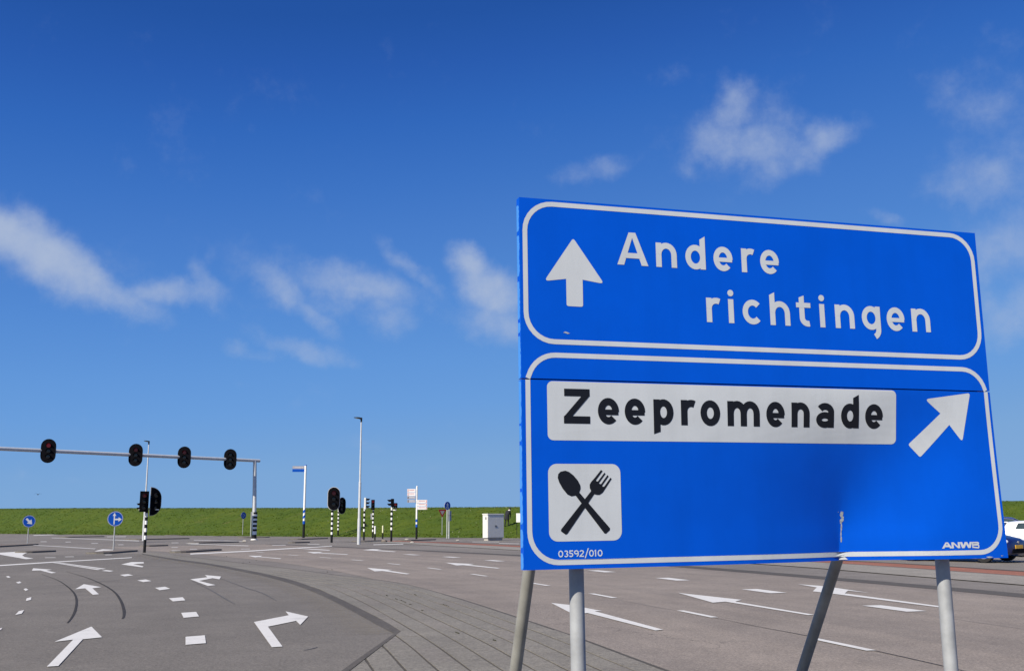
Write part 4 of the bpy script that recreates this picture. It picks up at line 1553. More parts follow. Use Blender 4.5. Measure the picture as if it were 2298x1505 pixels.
for px, py, lit, lm, lab in ((109, 1010, 0, 'lens_red', 'leftmost signal on the beam, showing red'), (305, 1018.5, 0, 'lens_red_dim', 'second signal along the beam, showing red'), (414, 1024, 0, 'lens_red_dim', 'third signal along the beam, showing dim red'), (517, 1031, None, 'lens_red', 'unlit signal nearest the pole')):
    # where the ray meets the vertical plane of the beam
    d = ray(px, py)
    n2 = Vector((bd.y, -bd.x, 0))
    t = (Vector((gtop.x, gtop.y, 0)) - CAMPOS).dot(n2) / d.dot(n2)
    P = CAMPOS + d * t
    P.z = Hb - 0.02
    rz = math.atan2(-P.x, P.y) * 0.55 + math.atan2(bd.y, bd.x) * 0.0
    fwd = Vector((0 - P.x, 0 - P.y)).normalized()
    off = Vector((fwd.x, fwd.y, 0)) * 0.28
    signal_head(gp, rel(P + off), toward(P) + R(-8), board=(0.98, 1.66), lens_r=0.15, pitch=0.38, lit=lit, litmat=lm, body_w=0.36, label=lab)
    MB().box((0, 0, 0), (0.1, 0.22, 0.3)).build('bracket', M['pole_grey'], gp, loc=rel(P + off * 0.45), rz=toward(P), smooth=False)

# --- signal on the near island
def pole_at(px, py, name, label, cat, group=None, turn=0.0):
    p = slope_hit(px, py) if py < 1206.5 else G(px, py)
    return thing(name, label, cat, p, toward(p) + turn, group), p


def lx(p, px, py):
    """local (x, z) of a pixel for a thing turned toward the camera, at its own depth"""
    q = at(px, py, p.y)
    r = Vector((q.x - p.x, q.y - p.y))
    a = -toward(p)
    return (r.x * math.cos(a) - r.y * math.sin(a), q.z - p.z)


GRP = 'traffic signals of the crossing'
t1, p = pole_at(324, 1239, 'traffic_light', 'striped signal pole on the near island beside the blue straight-or-right disc sign', 'traffic light', GRP)
zebra(t1, 0.062, 2.55, 0.62, 2.05, 4)
x, z = lx(p, 322, 1125)
signal_head(t1, (x + 0.02, -0.22, z), R(8), board=(0.42, 1.0), shape=lambda w, h: [(-w / 2, -h / 2), (w / 2, -h / 2), (w / 2, h / 2), (-w / 2, h / 2)], lens_r=0.10, pitch=0.29, lit=0, litmat='lens_red_dim')
x, z = lx(p, 348, 1124.5)
signal_head(t1, (x, 0.12, z), R(22), board=(0.53, 1.36), shape=half_stadium, lens_r=0.10, pitch=0.30, rim=0.025)
x, z = lx(p, 314, 1136)
signal_head(t1, (x + 0.05, 0.05, z), R(-80), lens_r=0.06, pitch=0.2, n=2, body_w=0.2, depth=0.14, visor=0.14)
MB().box((0.25, 0.03, 2.06), (0.62, 0.05, 0.05)).box((-0.2, -0.05, 2.06), (0.35, 0.05, 0.06)).build('bracket', M['white'], t1, smooth=False)

# --- pair by the street lamp
t2, p = pole_at(744, 1217, 'traffic_light', 'signal with large oval pale-rimmed backboard on striped pole left of the tall lamp', 'traffic light', GRP)
zebra(t2, 0.075, 2.5, 0.55, 2.2, 5)
x, z = lx(p, 749, 1118.5)
signal_head(t2, (x, -0.16, z), 0, board=(0.80, 1.56), lens_r=0.15, pitch=0.38, lit=0, litmat='lens_red_dim', rim=0.03, body_w=0.36)
t3, p = pole_at(758.5, 1201, 'traffic_light', 'half-hidden oval signal on striped pole just behind the pale-rimmed one', 'traffic light', GRP)
zebra(t3, 0.075, 2.6, 0.5, 2.2, 5)
x, z = lx(p, 765, 1134)
signal_head(t3, (x + 0.05, -0.1, z), R(38), board=(0.85, 1.52), lens_r=0.15, pitch=0.38, rim=0.03, body_w=0.36)
# --- group on the central island
t4, p = pole_at(816.5, 1212, 'traffic_light', 'pale grey signal seen from the side, its visors pointing right, by the lamp', 'traffic light', GRP)
zebra(t4, 0.062, 2.5, 0.66, 2.2, 4)
x, z = lx(p, 817.5, 1129)
signal_head(t4, (x + 0.08, 0, z), R(82), lens_r=0.1, pitch=0.27, body_w=0.28, depth=0.16, housing='cabinet', visor=0.30)
MB().tube((0.1, -0.08, 1.2), (0.16, -0.08, 1.2), 0.07, 0.07, 14).box((0.06, -0.05, 1.2), (0.1, 0.1, 0.22)).build('push_button', M['black'], t4)
t5, p = pole_at(836.5, 1206.8, 'traffic_light', 'narrow rectangular signal showing red on a striped pole above two short bollards', 'traffic light', GRP)
zebra(t5, 0.07, 2.45, 0.55, 2.3, 5)
x, z = lx(p, 837, 1132)
signal_head(t5, (x, -0.1, z), 0, lens_r=0.11, pitch=0.27, lit=0, body_w=0.31, depth=0.2)
MB().box((-0.16, -0.05, 1.85), (0.1, 0.02, 0.5)).build('plate', M['board_back'], t5, smooth=False)
t6, p = pole_at(878, 1215, 'traffic_light', 'striped pole with one signal turned left and a small red one on a white bracket', 'traffic light', GRP)
zebra(t6, 0.07, 2.5, 0.82, 2.2, 4)
x, z = lx(p, 880, 1128)
signal_head(t6, (x + 0.02, 0.02, z), R(-72), lens_r=0.1, pitch=0.27, n=2, body_w=0.28, depth=0.18, visor=0.30)
x, z = lx(p, 887, 1134)
signal_head(t6, (x + 0.02, -0.08, z), R(-5), lens_r=0.09, pitch=0.16, n=2, lit=0, body_w=0.27, depth=0.16, visor=0.1)
MB().box((0.16, 0, 2.22), (0.36, 0.06, 0.07)).tube((0.3, -0.03, 2.22), (0.3, -0.03, 2.32), 0.03, 0.03, 8).build('bracket', M['white'], t6)

# bollards
for px, py, top, label in ((841.2, 1212, 'white', 'short white post with black foot below the red rectangular signal'), (858.7, 1208.5, 'offwhite', 'short yellowish post with black foot between two striped signal poles')):
    b_, p = pole_at(px, py, 'bollard', label, 'bollard', 'short posts on the island')
    MB().tube((0, 0, 0.5), (0, 0, 1.06), 0.06, 0.06, 14).sphere((0, 0, 1.06), 0.06, 12, 6, (1, 1, 0.5)).build('post_top', M[top], b_)
    MB().tube((0, 0, 0), (0, 0, 0.5), 0.055, 0.055, 14).build('post_foot', M['black'], b_)

# ------------------------------------------------------------------ street lamps
def lamp(px, py, toppx, toppy, label, armlen=0.62):
    t, p = pole_at(px, py, 'street_lamp', label, 'street lamp', 'tall street lamps')
    top = lx(p, toppx, toppy)
    h = top[1]
    b = MB()
    segs = [(0, 0.105), (1.6, 0.105), (1.62, 0.088), (3.9, 0.08), (3.92, 0.062), (h, 0.042)]
    for (za, ra), (zb, rb) in zip(segs[:-1], segs[1:]):
        b.tube((0, 0, za), (0, 0, zb), ra, rb, 16)
    b.build('pole', M['pole_grey'], t)
    MB().tube((0, 0, h - 0.25), (0, 0, h), 0.055, 0.06, 12).build('collar', M['black'], t)
    hd = MB()
    hd.loft([[(0.06, -0.1, h - 0.09), (0.06, 0.1, h - 0.09), (0.06, 0.1, h + 0.03), (0.06, -0.1, h + 0.03)],
             [(-armlen * 0.45, -0.15, h - 0.02), (-armlen * 0.45, 0.15, h - 0.02), (-armlen * 0.45, 0.13, h + 0.06), (-armlen * 0.45, -0.13, h + 0.06)],
             [(-armlen, -0.08, h + 0.03), (-armlen, 0.08, h + 0.03), (-armlen, 0.07, h + 0.06), (-armlen, -0.07, h + 0.06)]])
    hd.build('lamp_head', M['black'], t)
    MB().box((-armlen * 0.5, 0, h - 0.022), (armlen * 0.5, 0.2, 0.012)).build('lamp_glass', M['lamp_glass'], t, smooth=False)


lamp(805, 1221, 809, 938, 'tall grey lamp post standing right of the oval signal', 0.48)
lamp(321.5, 1212.5, 335, 990, 'slim distant lamp post rising behind the gantry beam and island signal', 0.40)

# ------------------------------------------------------------------ small traffic signs
def disc_sign(px, py, dpx, dpy, dia, label, arrows, tilt=0.0, rim=True, group='round blue traffic signs'):
    t, p = pole_at(px, py, 'round_sign', label, 'traffic sign', group, tilt)
    q = at(dpx, dpy, p.y)
    zc = q.z - p.z
    MB().tube((0, 0.05, 0), (0, 0.05, zc + dia * 0.5), 0.032, 0.032, 12).build('pole', M['galv'], t)
    d = MB().prism(arcp(0, zc, dia / 2, dia / 2, 0, 354, 59), 0.0, 0.012).build('disc', M['disc_blue'], t)
    MB().prism([(x_, z_ + zc) for x_, z_ in arcp(0, 0, dia / 2 * 1.02, dia / 2 * 1.02, 0, 354, 59)], 0.013, 0.020).build('disc_back', M['board_back'], t)
    if rim:
        b = MB()
        for P in ring(0, 0, dia * 0.475, dia * 0.475, dia * 0.02, 60):
            n_ = len(P) // 2
            b.prism([(v_.x, v_.y + zc) for v_ in P], -0.003, -0.001)
        b.build('rim', M['disc_white'], d, smooth=False)
    for P in arrows:
        MB().prism([(a * dia, b * dia + zc) for a, b in P], -0.003 - 0.001 * arrows.index(P), -0.0005).build('arrow_symbol', M['disc_white'], d, smooth=False)
    return t


def rot(P, a):
    return [(x_ * math.cos(a) - z_ * math.sin(a), x_ * math.sin(a) + z_ * math.cos(a)) for x_, z_ in P]


ARR = [(-0.055, -0.36), (0.055, -0.36), (0.055, 0.02), (0.21, -0.03), (0.0, 0.36), (-0.21, -0.03), (-0.055, 0.02)]
ARR2 = [(-0.085, -0.33), (0.085, -0.33), (0.085, 0.0), (0.25, -0.0), (0.0, 0.36), (-0.25, 0.0), (-0.085, 0.0)]
disc_sign(61.5, 1219.5, 66.4, 1169, 0.82, 'round blue sign with white arrow pointing down right on far left island', [rot(ARR2, R(-135))], R(6))
up = [(x_ * 0.75 - 0.07, z_ * 0.98) for x_, z_ in [(-0.05, -0.38), (0.05, -0.38), (0.05, 0.2), (0.15, 0.2), (0.0, 0.42), (-0.15, 0.2), (-0.05, 0.2)]]
right = [(0.0 - 0.04, -0.09), (0.2, -0.09), (0.2, -0.19), (0.42, -0.04), (0.2, 0.11), (0.2, 0.01), (-0.04, 0.01)]
disc_sign(254.5, 1233.6, 257.7, 1163.3, 0.78, 'round blue sign with arrows straight on and right beside the island signal pole', [up, right], R(4))
rnd = [[(0.25 * math.cos(R(a)), 0.25 * math.sin(R(a))) for a in range(90 + k * 120, 180 + k * 120, 15)] + [(0.16 * math.cos(R(a)), 0.16 * math.sin(R(a))) for a in range(165 + k * 120, 75 + k * 120, -15)] for k in range(3)]
disc_sign(545, 1199.5, 550.4, 1156, 0.68, 'small far blue disc turned sideways on the dike left of the gantry pole', rnd, R(42))
gpst, p = pole_at(562.3, 1204.5, 'grey_post', 'thin bare grey post standing close behind the gantry pole', 'post')
MB().tube((0, 0, 0), (0, 0, 2.35), 0.05, 0.05, 12).tube((0, 0, 2.35), (0, 0, 2.39), 0.058, 0.03, 12).build('tube', M['galv'], gpst)
MB().tube((0, 0, 0), (0, 0, 0.12), 0.075, 0.07, 12).build('foot_sleeve', M['galv_warm'], gpst)

# street name post
sn_, p = pole_at(681, 1206, 'street_name_post', 'tall white pole with blue and black foot carrying a blue street name board', 'signpost')
hh = lx(p, 684, 1044)[1]
z_bl, z_st, z_wh = lx(p, 681, 1175)[1], lx(p, 682, 1168)[1], lx(p, 682, 1143)[1]
MB().tube((0, 0, 0), (0, 0, hh), 0.105, 0.095, 16).build('pole', M['white'], sn_)
MB().tube((0, 0, hh), (0, 0, hh + 0.06), 0.11, 0.09, 16).build('cap', M['disc_blue'], sn_)
MB().tube((0, 0, 0), (0, 0, z_bl), 0.112, 0.112, 16).build('foot_sleeve', M['black'], sn_)
MB().tube((0, 0, z_bl), (0, 0, z_st), 0.112, 0.112, 16).build('blue_sleeve', M['disc_blue'], sn_)
hel = MB()
for i in range(48):
    pass
k = 40
vs, fs = [], []
for i in range(k + 1):
    a = 2 * math.pi * 2.0 * i / k
    zc = z_st + (z_wh - z_st) * i / k
    vs += [(0.112 * math.cos(a), 0.112 * math.sin(a), zc - 0.12), (0.112 * math.cos(a), 0.112 * math.sin(a), zc + 0.12)]
    if i:
        fs.append((2 * i - 2, 2 * i, 2 * i + 1, 2 * i - 1))
hel.add(vs, fs).build('spiral_band', M['disc_blue'], sn_)
xl, zt = lx(p, 656.5, 1046)
_, zm = lx(p, 656.5, 1052)
_, zb = lx(p, 656.5, 1058.5)
bo = MB().box(((xl - 0.1) / 2, 0, (zt + zm) / 2 + 0.02), (-xl - 0.1, 0.04, zt - zm)).build('board', M['board_back'], sn_, smooth=False)
MB().box(((xl - 0.1) / 2 + 0.05, -0.024, (zt + zm) / 2 + 0.02), (-xl - 0.45, 0.006, 0.03)).build('text_line', M['board_white'], bo, smooth=False)
MB().box(((xl - 0.1) / 2, 0, (zm + zb) / 2), (-xl - 0.1, 0.05, zm - zb)).build('board', M['disc_blue'], sn_, smooth=False)

# finger post with boards to both sides
fp, p = pole_at(934.5, 1209.6, 'finger_post', 'white pole with black foot and small direction boards on both sides', 'signpost')
hh = lx(p, 934.5, 1091)[1]
z_bl, z_st = lx(p, 934.5, 1182)[1], lx(p, 934.5, 1163)[1]
MB().tube((0, 0, 0), (0, 0, hh), 0.075, 0.07, 16).sphere((0, 0, hh), 0.07, 12, 6, (1, 1, 0.6)).build('pole', M['white'], fp)
MB().tube((0, 0, 0), (0, 0, z_bl), 0.083, 0.083, 16).build('foot_sleeve', M['black'], fp)
for i in range(2):
    z0 = z_bl + (z_st - z_bl) * (i * 0.6)
    MB().tube((0, 0, z0), (0, 0, z0 + 0.22), 0.081, 0.081, 16).build('blue_sleeve', M['disc_blue'], fp)
def fboard(x0, x1, ytop, ybot, m, dark=False, red=True):
    a, za = lx(p, x0, ytop)
    b, zb_ = lx(p, x1, ybot)
    y = -0.10
    w, h = b - a, za - zb_
    bb = MB().box(((a + b) / 2, y, (za + zb_) / 2), (w, 0.03, h)).build('board', M[m], fp, smooth=False)
    if red:
        ex = a + 0.06 if (a + b) < 0 else b - 0.06
        s_ = -1 if (a + b) < 0 else 1
        for dz in (-0.22, 0.22):
            MB().prism([(ex - 0.04 * s_, (za + zb_) / 2 + dz * h - 0.05), (ex + 0.05 * s_, (za + zb_) / 2 + dz * h), (ex - 0.04 * s_, (za + zb_) / 2 + dz * h + 0.05)], y - 0.019, y - 0.017).build('arrow_symbol', M['housing' if dark else 'board_red'], bb, smooth=False)
        MB().box(((a + b) / 2 - 0.03 * s_, y - 0.018, (za + zb_) / 2 + 0.04), (w * 0.6, 0.002, 0.03)).build('text_line', M['board_red' if not dark else 'disc_white'], bb, smooth=False)
for y0_, y1_, m, dk_, rd in ((1096.5, 1104, 'board_white', False, True), (1105, 1112, 'board_white', False, True), (1112.6, 1119, 'board_back', True, True), (1121, 1127, 'board_back', True, True)):
    fboard(914, 932.5, y0_, y1_, m, dk_, rd)
for y0_, y1_ in ((1121, 1128), (1129, 1135.2), (1136.2, 1142.6)):
    fboard(936.5, 958.5, y0_, y1_, 'board_white')

# give-way triangle
gw, p = pole_at(992.4, 1200.5, 'give_way_sign', 'inverted triangle give way sign with shaded red border on thin pole', 'traffic sign', turn=R(20))
zc = at(993, 1150, p.y).z - p.z
MB().tube((0, 0.04, 0), (0, 0.04, zc + 0.25), 0.028, 0.028, 10).build('pole', M['galv'], gw)
def tri(s):
    return rounded([(-0.39 * s, 0.29 * s + zc), (0.39 * s, 0.29 * s + zc), (0.0, -0.40 * s + zc)], 0.02)
tr_ = MB().prism(tri(1.0), 0.0, 0.012).build('triangle', M['shaded_red'], gw, smooth=False)
MB().prism([(a, b + 0.012) for a, b in tri(0.54)], -0.003, -0.001).build('field', M['board_shaded'], tr_, smooth=False)

# blue disc with plate on twin posts
bs, p = pole_at(1004, 1207.6, 'cycle_sign', 'blue disc sign above a grey plate on twin grey posts left of the cabinet', 'traffic sign', turn=R(46))
zc = at(1004.5, 1134, p.y).z - p.z
MB().tube((0, 0.05, 0), (0, 0.05, zc + 0.3), 0.04, 0.04, 12).build('post', M['pole_grey'], bs)
MB().tube((0.16, -0.02, 0), (0.16, -0.02, zc - 0.3), 0.045, 0.045, 12).build('post', M['pole_grey'], bs)
d_ = MB().prism(arcp(0, zc, 0.33, 0.33, 0, 354, 40), -0.01, 0.004).build('disc', M['disc_blue'], bs)
MB().prism([(a, b + zc) for a, b in [(-0.06, 0.2), (0.06, 0.2), (0.1, 0.0), (0.05, -0.08), (-0.05, -0.08), (-0.1, 0.0)]], -0.014, -0.011).build('symbol', M['disc_white'], d_, smooth=False)
MB().prism([(a, b + zc) for a, b in arcp(-0.09, -0.16, 0.07, 0.07, 0, 330, 11)], -0.014, -0.011).build('symbol', M['disc_white'], d_, smooth=False)
MB().prism([(a, b + zc) for a, b in arcp(0.09, -0.16, 0.07, 0.07, 0, 330, 11)], -0.014, -0.011).build('symbol', M['disc_white'], d_, smooth=False)
MB().prism(arcp(0.05, zc, 0.33, 0.33, 0, 354, 40), 0.10, 0.115).build('disc_back', M['rim'], bs)
zp = at(1008, 1157, p.y).z - p.z
MB().box((0.24, -0.03, zp), (0.36, 0.02, 0.8)).build('plate', M['board_back'], bs, smooth=False)
MB().box((0.24, -0.045, zp + 0.04), (0.36, 0.006, 0.02)).build('plate_joint', M['housing'], bs, smooth=False)

# control cabinet
cb, p = pole_at(1107, 1212, 'control_cabinet', 'grey metal control cabinet with pale side on concrete plinth below the dike', 'cabinet', turn=R(42))
sc = F / p.y
Wc, Dc, Hc, Pl = 36 / sc / math.cos(R(42)), 11 / sc / math.sin(R(42)), 50 / sc, 6 / sc
MB().box((0, 0, Pl / 2), (Wc * 0.88, Dc * 0.8, Pl)).build('plinth', M['concrete'], cb, smooth=False)
MB().box((0, 0, Pl + Hc / 2), (Wc, Dc, Hc), 0.02).build('housing', M['cabinet'], cb)
MB().box((0, 0, Pl + Hc + 0.035), (Wc + 0.06, Dc + 0.08, 0.07), 0.025).build('lid', M['cabinet'], cb)
for s_ in (-1, 1):
    dr = MB().box((s_ * Wc * 0.245, -Dc / 2 - 0.006, Pl + Hc / 2), (Wc * 0.48, 0.016, Hc * 0.95), 0.004).build('door', M['cabinet'], cb)
    MB().box((s_ * Wc * 0.04, -Dc / 2 - 0.022, Pl + Hc * 0.5), (0.03, 0.02, 0.14)).build('handle', M['housing'], dr, smooth=False)
MB().box((-Wc / 2 - 0.004, -0.1, Pl + Hc * 0.84), (0.008, 0.09, 0.18)).build('badge', M['housing'], cb, smooth=False)

# white notice board at the foot of the dike
nb_, p = pole_at(1166, 1200, 'notice_board', 'white board on thin dark legs partly hidden by the big sign', 'board')
xa, z1 = lx(p, 1158.5, 1151)
xb, z0 = lx(p, 1180, 1171)
MB().box(((xa + xb) / 2, 0, (z0 + z1) / 2), (xb - xa, 0.06, z1 - z0), 0.01).build('panel', M['white'], nb_)
for x_ in (xa + 0.04, xb - 0.04):
    MB().tube((x_, 0.05, -0.1), (x_, 0.05, z1 - 0.05), 0.025, 0.025, 10).build('leg', M['black'], nb_)

# small things lying along the kerbs
for k, (px, py, w) in enumerate(((862, 1216, 0.18), (913, 1212.6, 0.16), (925.5, 1218.2, 0.12), (1027, 1213.5, 0.12), (549, 1215.6, 0.14))):
    q = G(px, py)
    b = MB().sphere((0, 0, w * 0.45), w, 10, 6, (1.2, 0.8, 0.55))
    b.v = [(a + random.uniform(-0.02, 0.02), c + random.uniform(-0.02, 0.02), d + random.uniform(-0.015, 0.015)) for a, c, d in b.v]
    o = b.build('loose_stone', M['concrete' if k != 0 else 'island'], loc=q)
    tag(o, ('small dark stone lying on the paving by the yellowish post', 'small dark stone lying left of the finger post foot', 'small dark stone on the road edge in front of the finger post', 'small stone on the paving right of the twin-post blue sign', 'small stone by the foot of the gantry pole')[k], 'stone', 'stones along the kerbs')

# ------------------------------------------------------------------ a walker on the dike
def build_person():
    fx, fy = 1136.5, 1181
    # point on the slope along the ray
    d = ray(fx, fy)
    Y = 84.0
    while Y < 100:
        P = CAMPOS + d * (Y / d.y)
        if P.z <= dike_z(P.x, P.y):
            break
        Y += 0.02
    base = Vector((P.x, P.y, dike_z(P.x, P.y)))
    per = thing('person', 'person in dark coat, cap and pale scarf walking up the grassy dike by the cabinet', 'person', base, toward(base))
    # skeleton, local x right, y away, z up; leaning forward to the right
    J = {
        'pelvis': (0.02, 0.0, 0.86, 0.155, 0.12), 'waist': (0.05, 0.02, 1.02, 0.155, 0.115), 'chest': (0.16, 0.05, 1.23, 0.175, 0.125), 'neck': (0.25, 0.08, 1.39, 0.06, 0.06),
        'head': (0.29, 0.10, 1.475, 0.085, 0.095), 'crown': (0.31, 0.10, 1.565, 0.078, 0.085),
        'hipL': (-0.07, 0.0, 0.80, 0.10, 0.10), 'kneeL': (-0.06, 0.02, 0.44, 0.065, 0.065), 'ankL': (-0.15, -0.02, 0.09, 0.045, 0.05), 'toeL': (-0.06, 0.08, 0.03, 0.035, 0.05),
        'hipR': (0.11, 0.0, 0.80, 0.10, 0.10), 'kneeR': (0.17, 0.08, 0.46, 0.065, 0.065), 'ankR': (0.16, 0.06, 0.12, 0.045, 0.05), 'toeR': (0.25, 0.15, 0.07, 0.035, 0.05),
        'shL': (0.0, 0.03, 1.31, 0.075, 0.075), 'elL': (-0.08, -0.02, 1.06, 0.055, 0.055), 'wrL': (-0.05, 0.06, 0.86, 0.04, 0.04), 'haL': (-0.02, 0.09, 0.80, 0.032, 0.045),
        'shR': (0.33, 0.07, 1.28, 0.075, 0.075), 'elR': (0.37, 0.10, 1.03, 0.055, 0.055), 'wrR': (0.34, 0.20, 0.86, 0.04, 0.04), 'haR': (0.35, 0.24, 0.80, 0.032, 0.045),
    }
    E = [('pelvis', 'waist'), ('waist', 'chest'), ('chest', 'neck'), ('neck', 'head'), ('head', 'crown'), ('pelvis', 'hipL'), ('hipL', 'kneeL'), ('kneeL', 'ankL'), ('ankL', 'toeL'), ('pelvis', 'hipR'), ('hipR', 'kneeR'), ('kneeR', 'ankR'), ('ankR', 'toeR'),
         ('chest', 'shL'), ('shL', 'elL'), ('elL', 'wrL'), ('wrL', 'haL'), ('chest', 'shR'), ('shR', 'elR'), ('elR', 'wrR'), ('wrR', 'haR')]
    # fingers
    for s_, h_ in (('L', 'haL'), ('R', 'haR')):
        hx, hy, hz = J[h_][:3]
        for f_ in range(4):
            J['f%d%s' % (f_, s_)] = (hx + 0.018 * (f_ - 1.5), hy + 0.012, hz - 0.055, 0.009, 0.009)
            J['g%d%s' % (f_, s_)] = (hx + 0.018 * (f_ - 1.5), hy + 0.03, hz - 0.085 - 0.006 * (1.5 - abs(f_ - 1.5)), 0.008, 0.008)
            E += [(h_, 'f%d%s' % (f_, s_)), ('f%d%s' % (f_, s_), 'g%d%s' % (f_, s_))]
        J['t%s' % s_] = (hx + (0.045 if s_ == 'L' else -0.045), hy + 0.02, hz - 0.03, 0.010, 0.010)
        E.append((h_, 't%s' % s_))
    keys = list(J)
    me = bpy.data.meshes.new('body')
    me.from_pydata([J[k][:3] for k in keys], [(keys.index(a), keys.index(b)) for a, b in E], [])
    o = bpy.data.objects.new('body', me)
    COL.objects.link(o)
    sk = o.modifiers.new('skin', 'SKIN')
    sl = me.skin_vertices[0].data
    for i, k in enumerate(keys):
        sl[i].radius = J[k][3:5]
        sl[i].use_root = (k == 'pelvis')
    sb = o.modifiers.new('sub', 'SUBSURF')
    sb.levels = sb.render_levels = 2
    dg = bpy.context.evaluated_depsgraph_get()
    m2 = bpy.data.meshes.new_from_object(o.evaluated_get(dg))
    bpy.data.objects.remove(o)
    m2.materials.clear()
    for m in ('cloth', 'trousers', 'skin'):
        m2.materials.append(M[m])
    for p_ in m2.polygons:
        c = p_.center
        p_.material_index = 2 if (c.z > 1.40 or (c.z < 0.83 and (abs(c.x - J['haL'][0]) < 0.07 and c.y > 0.06 or abs(c.x - J['haR'][0]) < 0.07 and c.y > 0.19) and c.z > 0.66)) else (1 if c.z < 0.78 else 0)
        p_.use_smooth = True
    body = bpy.data.objects.new('body', m2)
    COL.objects.link(body)
    body.parent = per
    # coat skirt, scarf, cap, face
    def rg(cx, cy, z, a, b_, n=18):
        return [(cx + a * math.cos(2 * math.pi * i / n), cy + b_ * math.sin(2 * math.pi * i / n), z) for i in range(n)]
    MB().loft([rg(0.035, 0.01, 0.62, 0.235, 0.175), rg(0.03, 0.01, 0.80, 0.215, 0.165), rg(0.075, 0.02, 1.0, 0.19, 0.15), rg(0.165, 0.05, 1.24, 0.215, 0.155), rg(0.235, 0.07, 1.36, 0.12, 0.11), rg(0.25, 0.08, 1.40, 0.075, 0.075)], caps=False).build('coat', M['cloth'], per)
    MB().loft([rg(0.245, 0.08, 1.365, 0.10, 0.10), rg(0.255, 0.08, 1.40, 0.105, 0.105), rg(0.27, 0.085, 1.445, 0.085, 0.085)], caps=False).build('scarf', M['scarf'], per)
    MB().sphere((0.302, 0.10, 1.545), 0.108, 16, 10, (1.0, 1.05, 0.85)).box((0.37, 0.17, 1.525), (0.10, 0.10, 0.018)).build('cap', M['cloth'], per)
    hd = MB()
    hd.sphere((0.372, 0.155, 1.465), 0.016, 8, 6).sphere((0.357, 0.19, 1.495), 0.011, 8, 6).sphere((0.392, 0.11, 1.495), 0.011, 8, 6).box((0.369, 0.16, 1.430), (0.04, 0.03, 0.008))
    hd.sphere((0.237, 0.16, 1.475), 0.022, 8, 6, (0.6, 0.6, 1.2)).sphere((0.317, 0.03, 1.475), 0.022, 8, 6, (0.6, 0.6, 1.2))
    hd.build('face', M['skin'], per)


build_person()

